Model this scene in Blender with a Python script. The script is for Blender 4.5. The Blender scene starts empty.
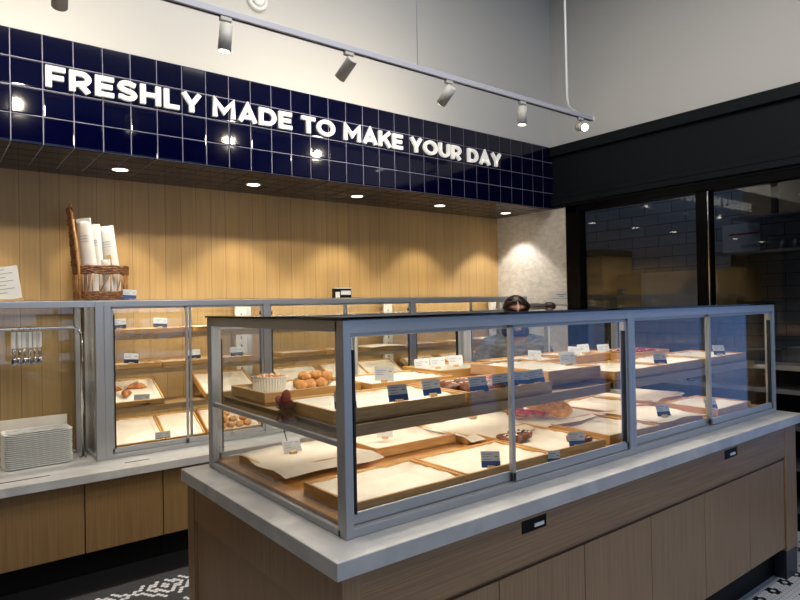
import bpy, bmesh, math, random
import numpy as np
from mathutils import Vector, Matrix, Euler
random.seed(7)
S = bpy.context.scene
COL = S.collection
PI = math.pi

# ------------------------------------------------------------------ camera
yaw, pit, rol = math.radians(52.1275), math.radians(.3886), math.radians(-1.0644)
cam = bpy.data.cameras.new('camera'); cam.sensor_width = 36; cam.lens = 610.79/800*36; cam.clip_start = .05
co = bpy.data.objects.new('camera', cam); COL.objects.link(co)
_r = Vector((math.sin(yaw), -math.cos(yaw), 0))
_f = Vector((math.cos(yaw)*math.cos(pit), math.sin(yaw)*math.cos(pit), math.sin(pit)))
_u = Vector((-math.cos(yaw)*math.sin(pit), -math.sin(yaw)*math.sin(pit), math.cos(pit)))
_R = _r*math.cos(rol)+_u*math.sin(rol); _U = _r*-math.sin(rol)+_u*math.cos(rol)
m3 = Matrix((_R, _U, -_f)).transposed()
co.matrix_world = Matrix.Translation((-.9447, -1.4858, 1.5747)) @ m3.to_4x4()
S.camera = co
S.view_settings.view_transform = 'Standard'; S.view_settings.look = 'None'
S.view_settings.gamma = 1; S.view_settings.use_curve_mapping = False
S.view_settings.exposure = 0.0
S.cycles.transparent_max_bounces = 40
S.cycles.max_bounces = 14

# ------------------------------------------------------------------ world: pale blue daylight outside
W = bpy.data.worlds.new('daylight'); S.world = W; W.use_nodes = True
W.node_tree.nodes['Background'].inputs[0].default_value = (.33, .52, 1, 1)
W.node_tree.nodes['Background'].inputs[1].default_value = .25

def light(name, kind, loc, target, energy, color, parent=None, **k):
    l = bpy.data.lights.new(name, kind); l.energy = energy; l.color = color
    for a, b in k.items(): setattr(l, a, b)
    o = bpy.data.objects.new(name, l); COL.objects.link(o)
    d = Vector(target)-Vector(loc)
    o.rotation_euler = d.to_track_quat('-Z', 'Y').to_euler(); o.location = loc
    if parent is not None:
        o.parent = parent; o.matrix_parent_inverse = Matrix.Translation(parent.location).inverted() if parent.rotation_euler.z == 0 else parent.matrix_basis.inverted()
    return o
XR, YF, YW, YC = 4.0093, 2.3675, 3.13, 2.7136
ZT, ZB = 3.1022, 3.1022-4*.1527
XL, YS, ZC = -3.6, -5.2, 4.7
DAY = (.36, .56, 1.0); WARM = (1, .80, .56)
# daylight outside the shop window in the right wall, nearer than the picture's edge
light('window_daylight', 'AREA', (XR+.9, -2.45, .95), (0, -2.45, .95), 17, (.24, .44, 1), shape='RECTANGLE', size=4.0, size_y=1.7)
light('window_daylight', 'AREA', (1.6, YS-.5, 1.9), (1.6, 0, 1.7), 64, (.50, .68, 1.0), shape='RECTANGLE', size=3.6, size_y=2.6)
# two unseen overhead fill lights, added to brighten walls and counters
for cy_ in (.45, -.9): light('added_ceiling_fill', 'AREA', (.6, cy_, ZC-.08), (.6, cy_, 0), 70, (1, .96, .91), shape='RECTANGLE', size=3.4, size_y=.8)

# ------------------------------------------------------------------ materials
def lin(c):
    return tuple(((v/255)/12.92 if v/255 <= .04045 else ((v/255+.055)/1.055)**2.4) for v in c)+(1,)
def mat(name, rgb, rough=.5, metal=0, spec=.5, emit=None, es=0, coat=0):
    m = bpy.data.materials.new(name); m.use_nodes = True
    b = m.node_tree.nodes['Principled BSDF']
    b.inputs['Base Color'].default_value = lin(rgb); b.inputs['Roughness'].default_value = rough
    b.inputs['Metallic'].default_value = metal; b.inputs['Specular IOR Level'].default_value = spec
    b.inputs['Coat Weight'].default_value = coat
    if emit: b.inputs['Emission Color'].default_value = lin(emit); b.inputs['Emission Strength'].default_value = es
    return m
def noise_mat(name, c1, c2, scale=(1, 1, 1), ns=5, rough=.5, bump=0, detail=6, metal=0, spec=.5, lo=.35, hi=.65, distort=0):
    m = mat(name, c1, rough, metal, spec); nt = m.node_tree; N = nt.nodes; L = nt.links; b = N['Principled BSDF']
    tc = N.new('ShaderNodeTexCoord'); mp = N.new('ShaderNodeMapping'); mp.inputs['Scale'].default_value = scale
    no = N.new('ShaderNodeTexNoise'); no.inputs['Scale'].default_value = ns; no.inputs['Detail'].default_value = detail
    no.inputs['Distortion'].default_value = distort
    cr = N.new('ShaderNodeValToRGB'); cr.color_ramp.elements[0].color = lin(c1); cr.color_ramp.elements[1].color = lin(c2)
    cr.color_ramp.elements[0].position = lo; cr.color_ramp.elements[1].position = hi
    L.new(tc.outputs['Object'], mp.inputs[0]); L.new(mp.outputs[0], no.inputs[0]); L.new(no.outputs[0], cr.inputs[0])
    L.new(cr.outputs[0], b.inputs['Base Color'])
    if bump:
        bp = N.new('ShaderNodeBump'); bp.inputs['Strength'].default_value = bump; bp.inputs['Distance'].default_value = .004
        L.new(no.outputs[0], bp.inputs['Height']); L.new(bp.outputs[0], b.inputs['Normal'])
    return m
def oak_mat(name, c1, c2, plank=0.0, axis=0, grain=(60, 60, 1.2), rough=.45):
    """straight grain along z (or given scale) with optional plank seams every `plank` metres along axis"""
    m = noise_mat(name, c1, c2, grain, 2.2, rough, .04, 5, lo=.3, hi=.7)
    if plank:
        nt = m.node_tree; N = nt.nodes; L = nt.links; b = N['Principled BSDF']
        src = b.inputs['Base Color'].links[0].from_socket
        tc = N.new('ShaderNodeTexCoord'); sx = N.new('ShaderNodeSeparateXYZ'); L.new(tc.outputs['Object'], sx.inputs[0])
        dv = N.new('ShaderNodeMath'); dv.operation = 'DIVIDE'; dv.inputs[1].default_value = plank; L.new(sx.outputs[axis], dv.inputs[0])
        fr = N.new('ShaderNodeMath'); fr.operation = 'FRACT'; L.new(dv.outputs[0], fr.inputs[0])
        lt = N.new('ShaderNodeMath'); lt.operation = 'LESS_THAN'; lt.inputs[1].default_value = .016; L.new(fr.outputs[0], lt.inputs[0])
        fl = N.new('ShaderNodeMath'); fl.operation = 'FLOOR'; L.new(dv.outputs[0], fl.inputs[0])
        wn = N.new('ShaderNodeTexWhiteNoise'); wn.noise_dimensions = '1D'; L.new(fl.outputs[0], wn.inputs['W'])
        mr = N.new('ShaderNodeMapRange'); mr.inputs['To Min'].default_value = .95; mr.inputs['To Max'].default_value = 1.04; L.new(wn.outputs[0], mr.inputs[0])
        hv = N.new('ShaderNodeHueSaturation'); L.new(src, hv.inputs['Color']); L.new(mr.outputs[0], hv.inputs['Value'])
        mx = N.new('ShaderNodeMix'); mx.data_type = 'RGBA'; L.new(lt.outputs[0], mx.inputs[0]); L.new(hv.outputs[0], mx.inputs[6])
        mx.inputs[7].default_value = lin((88, 62, 34)); L.new(mx.outputs[2], b.inputs['Base Color'])
    return m
def glass_mat(name, tint=(.96, .97, .97), ior=1.45, rough=0.0):
    m = bpy.data.materials.new(name); m.use_nodes = True; nt = m.node_tree; N = nt.nodes; L = nt.links
    N.remove(N['Principled BSDF']); out = N['Material Output']
    t = N.new('ShaderNodeBsdfTransparent'); t.inputs[0].default_value = (*tint, 1)
    g = N.new('ShaderNodeBsdfGlossy'); g.inputs['Roughness'].default_value = rough
    fr = N.new('ShaderNodeFresnel'); 
    # thin pane: both faces reflect like the outer one
    geo = N.new('ShaderNodeNewGeometry'); mr = N.new('ShaderNodeMapRange'); mr.inputs['To Min'].default_value = ior; mr.inputs['To Max'].default_value = 1/ior
    L.new(geo.outputs['Backfacing'], mr.inputs[0]); L.new(mr.outputs[0], fr.inputs[0])
    mx = N.new('ShaderNodeMixShader'); L.new(fr.outputs[0], mx.inputs[0]); L.new(t.outputs[0], mx.inputs[1]); L.new(g.outputs[0], mx.inputs[2])
    L.new(mx.outputs[0], out.inputs[0]); return m

M = {}
M['wall'] = mat('white_paint', (214, 212, 207), .7, spec=.25)
M['ceiling'] = mat('ceiling_paint', (214, 214, 212), .8, spec=.2)
M['dim_wall'] = mat('dimmed_wall_paint', (92, 88, 84), .7, spec=.2)  # colour darkened so the unseen walls pass for a dim room in reflections
M['plaster'] = noise_mat('travertine_plaster', (204, 197, 185), (226, 220, 210), (1, 1, 1.6), 14, .6, .25, 8, distort=.6)
M['oak_wall'] = oak_mat('oak_panelling', (192, 154, 98), (204, 168, 110), .115, 0, (38, 38, .9))
M['oak_cab'] = oak_mat('oak_cabinet_front', (128, 98, 58), (146, 114, 70), 0, 0, (45, 45, 1.1))
M['walnut'] = oak_mat('brown_oak_veneer', (132, 102, 70), (158, 126, 89), 0, 0, (70, 70, 1.3), .42)
M['walnut_h'] = oak_mat('brown_oak_veneer_horizontal', (128, 99, 68), (154, 122, 87), 0, 0, (1.3, 1.3, 70), .42)
M['tile'] = mat('cobalt_glazed_tile', (1, 2, 36), .07, spec=.5)
M['grout'] = mat('pale_grout', (150, 150, 165), .8)
M['header'] = mat('black_painted_trim', (20, 25, 28), .55, spec=.15)
M['black'] = mat('black_frame', (4, 4, 5), .4, spec=.12)
M['toe'] = mat('black_toe_kick', (8, 8, 9), .6, spec=.2)
M['foot'] = mat('dark_blue_grey_foot', (34, 38, 46), .4)
M['metal'] = mat('brushed_aluminium', (180, 182, 184), .38, .45)
M['metal_dark'] = mat('dark_metal_channel', (46, 48, 52), .45, .6)  # dark metal of the finger pulls and counter strips
M['white_post'] = mat('white_shelf_standard', (205, 203, 196), .5)
M['chrome'] = mat('chrome', (215, 215, 215), .12, 1)
M['marble'] = noise_mat('grey_veined_quartz', (176, 176, 176), (206, 204, 200), (1, 1, 1), 5, .3, 0, 8, lo=.3, hi=.7, distort=1.2)
M['lid'] = mat('black_glass_lid', (5, 5, 6), .02, spec=.5)
M['glass'] = glass_mat('clear_glass')
M['winglass'] = glass_mat('window_glass', (.80, .84, .88), 1.62)
M['tray'] = noise_mat('bamboo_tray', (196, 146, 82), (214, 168, 104), (3, 3, 30), 4, .5, 0, 3)
M['deck'] = noise_mat('bamboo_deck', (196, 140, 72), (214, 162, 92), (4, 40, 4), 3, .4, 0, 3)
M['shelfedge'] = noise_mat('bamboo_shelf', (150, 120, 80), (166, 134, 92), (3, 3, 40), 4, .5, 0, 3)
M['paper'] = noise_mat('baking_paper', (226, 217, 200), (236, 229, 214), (1, 1, 1), 8, .8, .15, 3, spec=.1)
M['card'] = mat('white_card', (200, 200, 198), .6)
M['cardblue'] = mat('blue_band', (34, 72, 130), .5)
M['carddark'] = mat('navy_band', (20, 30, 54), .5)
M['ink'] = mat('print_ink', (132, 136, 144), .7)
M['clip'] = mat('wooden_block', (206, 170, 124), .6)
M['crust'] = noise_mat('golden_crust', (132, 74, 34), (196, 132, 70), (1, 1, 1), 30, .5, .4, 4)
M['crust_dark'] = noise_mat('dark_crust', (64, 28, 13), (128, 70, 34), (1, 1, 1), 40, .4, .4, 4)
M['choux'] = noise_mat('choux_crust', (158, 96, 40), (212, 154, 88), (1, 1, 1), 45, .6, .6, 4)
M['sugar'] = mat('white_icing', (240, 226, 210), .5)
M['choc'] = mat('chocolate', (52, 28, 20), .35)
M['berry'] = noise_mat('strawberry', (160, 24, 26), (206, 52, 42), (1, 1, 1), 60, .3, .3, 2)
M['berry_d'] = noise_mat('dark_berries', (112, 26, 44), (160, 56, 72), (1, 1, 1), 60, .35, .3, 2)
M['waffle'] = noise_mat('waffle', (196, 130, 48), (232, 178, 84), (1, 1, 1), 50, .5, .6, 3)
M['foil'] = mat('foil_pan', (214, 210, 204), .35, .5)
M['wicker'] = noise_mat('wicker', (98, 58, 30), (158, 104, 60), (1, 1, 1), 40, .5, .3, 3)
M['wickerpole'] = noise_mat('pale_cane', (168, 116, 66), (206, 156, 100), (1, 1, 1), 30, .45, 0, 3)
M['bag'] = noise_mat('white_paper_bag', (214, 212, 208), (230, 228, 224), (1, 1, 1), 10, .7, .2, 3)
M['plastic'] = mat('white_plastic', (240, 240, 236), .45)
M['fixture'] = mat('white_spotlight_body', (190, 188, 180), .45)
M['track'] = mat('white_track', (186, 186, 196), .45)
M['lamp'] = mat('lamp_face', (255, 250, 240), .5, emit=(255, 246, 230), es=9)
M['led'] = mat('led_strip', (255, 246, 220), .5, emit=(255, 232, 190), es=2.5)
M['letter'] = mat('white_acrylic_letter', (236, 234, 228), .4, emit=(255, 252, 244), es=.30)  # faint glow built into the white to brighten the letters
M['skin'] = mat('skin', (206, 156, 130), .5)
M['hair'] = noise_mat('dark_brown_hair', (22, 12, 10), (44, 25, 20), (30, 30, 2), 6, .4, .3, 4)
M['jacket'] = noise_mat('grey_quilted_fabric', (92, 94, 94), (134, 135, 132), (1, 1, 3), 22, .8, .7, 5)
M['trouser'] = mat('black_trousers', (26, 26, 30), .8)
M['shoe'] = mat('black_leather', (16, 16, 17), .4)
M['red'] = noise_mat('dark_red_petal', (84, 6, 14), (136, 14, 26), (1, 1, 1), 40, .5, .3, 3)
M['kwall'] = None
M['steel'] = mat('stainless_steel', (140, 142, 146), .3, .8)
M['kcab'] = noise_mat('tan_laminate', (150, 118, 66), (162, 128, 74), (1, 1, 1), 3, .5)
M['kdark'] = mat('dark_brown_edge', (44, 36, 28), .6)
M['green'] = mat('green_bin', (108, 138, 70), .6)
M['jacket_in'] = mat('navy_collar', (52, 58, 76), .8)
M['cardboard'] = mat('cardboard', (132, 112, 84), .8)
M['redstripe'] = mat('red_stripe', (150, 26, 34), .6)
M['daylit_box'] = mat('daylight_tinted_box', (150, 180, 214), .5)  # white boxes with the blue of the daylight put into their colour
M['hexw'] = mat('white_mosaic', (222, 223, 226), .35)
M['hexg'] = mat('grey_mosaic', (72, 72, 76), .4)
M['hexb'] = mat('black_mosaic', (22, 22, 24), .4)
M['hexgrout'] = mat('floor_grout', (92, 92, 96), .8)
# kitchen tile wall
def ktile():
    m = mat('grey_wall_tile', (120, 126, 134), .3); nt = m.node_tree; N = nt.nodes; L = nt.links
    tc = N.new('ShaderNodeTexCoord'); mp = N.new('ShaderNodeMapping'); mp.inputs['Rotation'].default_value = (PI/2, 0, PI/2)
    sx = N.new('ShaderNodeSeparateXYZ'); cx = N.new('ShaderNodeCombineXYZ')
    L.new(tc.outputs['Object'], sx.inputs[0]); L.new(sx.outputs[1], cx.inputs[0]); L.new(sx.outputs[2], cx.inputs[1])
    br = N.new('ShaderNodeTexBrick'); br.inputs['Scale'].default_value = 1; br.inputs['Brick Width'].default_value = .34; br.inputs['Row Height'].default_value = .13
    br.inputs['Mortar Size'].default_value = .004; br.offset = .5
    br.inputs['Color1'].default_value = lin((126, 131, 138)); br.inputs['Color2'].default_value = lin((116, 122, 130)); br.inputs['Mortar'].default_value = lin((50, 54, 60))
    L.new(cx.outputs[0], br.inputs[0]); L.new(br.outputs[0], N['Principled BSDF'].inputs['Base Color']); return m
M['kwall'] = ktile()

# ------------------------------------------------------------------ mesh builder
class MB:
    def __init__(s): s.v = []; s.f = []; s.mi = []; s.sm = []
    def add(s, vs, fs, mi=0, smooth=False):
        n = len(s.v); s.v += [tuple(v) for v in vs]; s.f += [tuple(i+n for i in f) for f in fs]
        s.mi += [mi]*len(fs); s.sm += [smooth]*len(fs)
    def box(s, x0, x1, y0, y1, z0, z1, mi=0, bev=0):
        if bev:
            bm = bmesh.new(); bmesh.ops.create_cube(bm, size=1)
            for v in bm.verts: v.co = Vector(((x0+x1)/2+v.co.x*(x1-x0), (y0+y1)/2+v.co.y*(y1-y0), (z0+z1)/2+v.co.z*(z1-z0)))
            bmesh.ops.bevel(bm, geom=bm.edges[:], offset=bev, segments=2, affect='EDGES', profile=.5)
            bm.verts.index_update(); s.add([v.co for v in bm.verts], [[v.index for v in f.verts] for f in bm.faces], mi); bm.free(); return
        s.add([(x0, y0, z0), (x1, y0, z0), (x1, y1, z0), (x0, y1, z0), (x0, y0, z1), (x1, y0, z1), (x1, y1, z1), (x0, y1, z1)],
              [(0, 3, 2, 1), (4, 5, 6, 7), (0, 1, 5, 4), (1, 2, 6, 5), (2, 3, 7, 6), (3, 0, 4, 7)], mi)
    def cyl(s, a, b, r, r2=None, n=20, mi=0, smooth=True, caps=True):
        a = Vector(a); b = Vector(b); r2 = r if r2 is None else r2
        q = (b-a).to_track_quat('Z', 'Y'); vs = []
        for p, rr in ((a, r), (b, r2)):
            for i in range(n):
                t = 2*PI*i/n; vs.append(p+q @ Vector((rr*math.cos(t), rr*math.sin(t), 0)))
        s.add(vs, [(i, (i+1) % n, n+(i+1) % n, n+i) for i in range(n)], mi, smooth)
        if caps: s.add(vs, [tuple(range(n-1, -1, -1)), tuple(range(n, 2*n))], mi)
    def tube(s, pts, r, n=8, mi=0, closed=False):
        pts = [Vector(p) for p in pts]; m = len(pts); vs = []; prev = None
        rs = r if isinstance(r, (list, tuple)) else [r]*m
        for i, p in enumerate(pts):
            if closed: t = pts[(i+1) % m]-pts[i-1]
            else: t = pts[min(i+1, m-1)]-pts[max(i-1, 0)]
            t.normalize()
            if prev is None: a = t.orthogonal().normalized()
            else: a = (prev-t*prev.dot(t)).normalized()
            prev = a; b = t.cross(a)
            for k in range(n):
                w = 2*PI*k/n; vs.append(p+(a*math.cos(w)+b*math.sin(w))*rs[i])
        fs = []
        for i in range(m if closed else m-1):
            for k in range(n):
                j = (i+1) % m; fs.append((i*n+k, i*n+(k+1) % n, j*n+(k+1) % n, j*n+k))
        s.add(vs, fs, mi, True)
        if not closed: s.add(vs, [tuple(range(n-1, -1, -1)), tuple(range((m-1)*n, m*n))], mi)
    def lathe(s, prof, c=(0, 0, 0), n=24, mi=0, ripple=None, smooth=True):
        vs = []
        for r, z in prof:
            for k in range(n):
                t = 2*PI*k/n; rr = r*(ripple(t) if ripple else 1)
                vs.append((c[0]+rr*math.cos(t), c[1]+rr*math.sin(t), c[2]+z))
        fs = [(i*n+k, i*n+(k+1) % n, (i+1)*n+(k+1) % n, (i+1)*n+k) for i in range(len(prof)-1) for k in range(n)]
        s.add(vs, fs, mi, smooth); s.add(vs, [tuple(range(n-1, -1, -1)), tuple(range((len(prof)-1)*n, len(prof)*n))], mi)
    def ball(s, c, rx, ry, rz, nu=14, nv=9, mi=0, fn=None, rot=None):
        vs = []
        for j in range(nv+1):
            ph = PI*j/nv-PI/2
            for i in range(nu):
                t = 2*PI*i/nu; d = Vector((math.cos(ph)*math.cos(t), math.cos(ph)*math.sin(t), math.sin(ph)))
                k = fn(d) if fn else 1; p = Vector((d.x*rx*k, d.y*ry*k, d.z*rz*k))
                if rot is not None: p = rot @ p
                vs.append(Vector(c)+p)
        s.add(vs, [(j*nu+i, j*nu+(i+1) % nu, (j+1)*nu+(i+1) % nu, (j+1)*nu+i) for j in range(nv) for i in range(nu)], mi, True)
    def mesh(s, name, mats):
        me = bpy.data.meshes.new(name); me.from_pydata([tuple(v) for v in s.v], [], s.f)
        for m in (mats if isinstance(mats, (list, tuple)) else [mats]): me.materials.append(m)
        me.polygons.foreach_set('material_index', s.mi); me.polygons.foreach_set('use_smooth', s.sm); me.update()
        return me
    def build(s, name, mats, parent=None, loc=(0, 0, 0), rot=None, keep=True):
        bm = bmesh.new(); me = s.mesh(name, mats); bm.from_mesh(me); bmesh.ops.remove_doubles(bm, verts=bm.verts, dist=1e-6)
        bmesh.ops.recalc_face_normals(bm, faces=bm.faces); bm.to_mesh(me); bm.free()
        o = bpy.data.objects.new(name, me); COL.objects.link(o); o.location = loc
        if rot: o.rotation_euler = rot
        if parent is not None: o.parent = parent
        return o
def tag(o, label=None, cat=None, group=None, kind=None):
    if label: o['label'] = label
    if cat: o['category'] = cat
    if group: o['group'] = group
    if kind: o['kind'] = kind
    return o
def thing(name, label, cat, loc=(0, 0, 0), rz=0, group=None, tilt=0):
    o = bpy.data.objects.new(name, None); COL.objects.link(o); o.location = loc; o.rotation_euler = (tilt, 0, rz); o.empty_display_size = .05
    return tag(o, label, cat, group)
def bx(name, m, parent, x0, x1, y0, y1, z0, z1, bev=0):
    b = MB(); b.box(x0, x1, y0, y1, z0, z1, 0, bev); return b.build(name, m, parent)
def struct(o): o['kind'] = 'structure'; return o

# ================================================================== SETTING
# floor: hexagon mosaic, every tile a hexagon in one mesh
def floor():
    b = MB(); b.box(XL, 7.2, YS, YW+.3, -.05, 0, 0); f = struct(b.build('floor', M['hexgrout']))
    p = .026; rh = p*math.sqrt(3)/2; r = p*.5*.93/math.cos(PI/6)
    hexa = np.array([(r*math.sin(k*PI/3), r*math.cos(k*PI/3)) for k in range(6)])
    x0, x1, y0, y1 = -2.6, XR, -2.4, 2.62
    cs, mi = [], []
    for j in range(int((y1-y0)/rh)+1):
        y = y0+j*rh
        for i in range(int((x1-x0)/p)+1):
            x = x0+i*p+(p/2 if j % 2 else 0)
            q = i-(j-(j & 1))//2      # axial coordinate
            if y > 2.28: k = 2
            elif y > 1.25:            # grey field with white stepped diamonds
                a = (i % 14)-6.5+(.5 if j % 2 else 0); c = (j % 16)-8
                d = abs(a)*1.15+abs(c)
                k = 0 if (1.6 > d or 3.2 < d < 4.9 or 6.6 < d < 8.1) and not (abs(a) < .6 and d > 5) else 1
                if y < 1.32 or y > 2.18: k = 1
            else:
                Q, R = q % 6, j % 6
                ring = {(1, 0), (5, 0), (0, 1), (0, 5), (1, 5), (5, 1)}
                k = 2 if (Q, R) in ring else 0
            cs.append((x, y)); mi.append(k)
    cs = np.array(cs); n = len(cs)
    V = np.zeros((n, 6, 3), np.float32); V[:, :, :2] = cs[:, None, :]+hexa[None]; V[:, :, 2] = .0015
    me = bpy.data.meshes.new('floor_mosaic'); me.vertices.add(n*6); me.vertices.foreach_set('co', V.ravel())
    me.loops.add(n*6); me.loops.foreach_set('vertex_index', np.arange(n*6, dtype=np.int32)[::-1].copy())
    me.polygons.add(n); me.polygons.foreach_set('loop_start', np.arange(0, n*6, 6, dtype=np.int32))
    for m in ('hexw', 'hexg', 'hexb'): me.materials.append(M[m])
    me.polygons.foreach_set('material_index', np.array(mi[::-1], np.int32)); me.update(); me.validate()
    o = bpy.data.objects.new('floor_mosaic', me); COL.objects.link(o); o.parent = f
floor()
b = MB(); b.box(XL, 7.2, YS, YW+.3, ZC, ZC+.1); struct(b.build('ceiling', M['ceiling']))
b = MB(); b.box(XL, XR, YW, YW+.1, 0, ZB+.02); struct(b.build('wall_back', M['oak_wall']))
# upper wall above the tiled bulkhead
b = MB(); b.box(XL, XR, YF, YF+.1, ZT+.001, ZC); struct(b.build('wall_back_upper', M['wall']))
b = MB(); b.box(XL-.1, XL, YS, YW+.1, 0, ZC); struct(b.build('wall_left', M['dim_wall']))
# front wall behind the camera
b = MB(); b.box(XL, -.3, YS-.1, YS, 0, ZC); b.box(-.3, 3.5, YS-.1, YS, 3.3, ZC); b.box(-.3, 3.5, YS-.1, YS, 0, .5); b.box(3.5, 7.2, YS-.1, YS, 0, ZC); struct(b.build('wall_front', M['dim_wall']))
w = thing('window_3', None, None); w['kind'] = 'structure'
b = MB()
for x in (-.3, .94, 2.2, 3.44): b.box(x, x+.06, YS-.08, YS, .5, 3.3)
b.box(-.3, 3.5, YS-.08, YS, .5, .56); b.box(-.3, 3.5, YS-.08, YS, 3.24, 3.3); b.build('window_frame', M['black'], w)
for x0, x1 in ((-.24, .94), (1.0, 2.2), (2.26, 3.44)): b = MB(); b.box(x0, x1, YS-.05, YS-.044, .56, 3.24); b.build('glass_pane', M['glass'], w)
w = thing('window_2', None, None); w['kind'] = 'structure'
b = MB()
for y in (-4.45, -3.13, -1.79, -.47): b.box(XR, XR+.09, y, y+.06, .15, 2.50)
b.box(XR, XR+.09, -4.45, -.41, .09, .15); b.box(XR, XR+.09, -4.45, -.41, 2.44, 2.50); b.build('window_frame', M['black'], w)
for y0, y1 in ((-4.39, -3.13), (-3.07, -1.79), (-1.73, -.47)): b = MB(); b.box(XR+.03, XR+.036, y0, y1, .15, 2.44); b.build('glass_pane', M['glass'], w)
# right wall: plaster pier, window opening, upper white wall
b = MB(); b.box(XR, XR+.1, 2.214, YW+.1, 0, ZB); b.box(XR, XR+.1, YW+.1, 4.5, 0, ZC); struct(b.build('wall_right', M['plaster']))
b = MB(); b.box(XR, XR+.1, YS, YF+.1, ZT, ZC); struct(b.build('wall_right_upper', M['wall']))
b = MB(); b.box(XR+.01, XR+.12, -.41, 2.214, 0, .58); b.box(XR, XR+.12, YS, -4.45, 0, ZT); b.box(XR, XR+.12, -4.45, -.41, 0, .09)
struct(b.build('wall_right_lower', M['header']))
# black header over the window with stepped mouldings
b = MB(); b.box(XR-.005, XR+.1, YS, YF, 2.60, ZT, 0)
b.box(XR-.045, XR+.1, YS, YF, 3.005, ZT-.002, 0, .006); b.box(XR-.03, XR+.1, YS, YF, 2.575, 2.62, 0, .005)
b.box(XR-.045, XR+.1, YS, YF, 2.52, 2.572, 0, .005); b.box(XR-.02, XR+.1, YS, YF-.0, 2.498, 2.522, 0, .003)
struct(b.build('trim_2', M['header']))
# window_1: black frame and two big panes
w = thing('window_1', None, None); w['kind'] = 'structure'
b = MB(); b.box(XR-.012, XR+.09, 2.06, 2.214, .58, 2.50); b.box(XR-.03, XR+.06, 2.045, 2.075, .58, 2.47, 0, .004)
b.box(XR-.012, XR+.09, -.41, 2.214, 2.432, 2.50); b.box(XR-.012, XR+.09, .840, .944, .58, 2.45, 0, .004)
b.box(XR-.012, XR+.09, -.41, 2.214, .58, .66); b.box(XR-.012, XR+.09, -.41, -.27, .58, 2.45)
b.build('window_frame', M['black'], w)
b = MB(); b.box(XR-.018, XR-.008, .838, .846, .66, 2.43); b.build('chrome_strip', M['chrome'], w)
for y0, y1 in ((.944, 2.05), (-.27, .84)): bx('glass_pane', M['winglass'], w, XR+.03, XR+.036, y0, y1, .66, 2.432)

# bulkhead of cobalt tiles: face and underside, one mesh, each tile a bevelled slab on the grout bed
T = .1527
b = MB(); b.box(XL, XR, YF, YF+.05, ZB+.003, ZT, 1); b.box(XL, XR, YF+.003, YW, ZB, ZB+.05, 1)
rr = random.Random(3)
def tile(b, o, u, v, n):
    g = .0028; e = .006; h = .004
    o, u, v, n = map(Vector, (o, u, v, n)); ti = (rr.uniform(-1, 1)*.0006, rr.uniform(-1, 1)*.0006)
    P = []
    for k, (d, hh) in enumerate(((g, 0), (g, h*.6), (g+e*.5, h*.93), (g+e, h))):
        for a, c in ((0, 0), (1, 0), (1, 1), (0, 1)):
            aa = a*T+(d if a == 0 else -d); cc = c*T+(d if c == 0 else -d)
            P.append(o+u*aa+v*cc+n*(hh+(ti[0]*(a*2-1)+ti[1]*(c*2-1) if hh else 0)))
    fs = []
    for k in range(3):
        for i in range(4): fs.append((k*4+i, k*4+(i+1) % 4, k*4+4+(i+1) % 4, k*4+4+i))
    b.add(P, fs+[(12, 13, 14, 15)], 0)
nc = int((XR-XL)/T)
for i in range(nc):
    x = XR-(i+1)*T
    for j in range(4): tile(b, (x, YF, ZB+j*T), (1, 0, 0), (0, 0, 1), (0, -1, 0))
    for j in range(4): tile(b, (x, YF+.002+j*T, ZB), (1, 0, 0), (0, 1, 0), (0, 0, -1))
b.box(XL, XR, YF+.004+4*T, YW, ZB-.003, ZB, 0)
struct(b.build('trim_1', [M['tile'], M['grout']]))

# ------------------------------------------------------------------ sign lettering
def ribbon(b, pts, w, y0, y1, closed=False, sx=1, ox=0, oz=0, h=1):
    P = [Vector((p[0], p[1])) for p in pts]; n = len(P); L, R = [], []
    for i in range(n):
        if closed or 0 < i < n-1:
            a = (P[i]-P[i-1]).normalized(); c = (P[(i+1) % n]-P[i]).normalized()
        elif i == 0: a = c = (P[1]-P[0]).normalized()
        else: a = c = (P[-1]-P[-2]).normalized()
        na = Vector((-a.y, a.x)); nb = Vector((-c.y, c.x)); m = na+nb
        m = m*(1/max(.35, m.dot(na))) if m.length > 1e-3 else na
        L.append(P[i]+m*w/2); R.append(P[i]-m*w/2)
    vs = []
    for y in (y0, y1):
        for q in L+R: vs.append((ox+q.x*sx*h, y, oz+q.y*h))
    N2 = 2*n; fs = []
    for i in range(n if closed else n-1):
        j = (i+1) % n
        fs += [(i, j, n+j, n+i), (N2+i, N2+n+i, N2+n+j, N2+j), (i, N2+i, N2+j, j), (n+i, n+j, N2+n+j, N2+n+i)]
    if not closed: fs += [(0, n, N2+n, N2), (n-1, N2+n-1, N2+2*n-1, 2*n-1)]
    b.add(vs, fs)
def arc(cx, cy, rx, ry, a0, a1, n=12):
    return [(cx+rx*math.cos(math.radians(a0+(a1-a0)*i/n)), cy+ry*math.sin(math.radians(a0+(a1-a0)*i/n))) for i in range(n+1)]
w_ = .225; hw = w_/2
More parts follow.
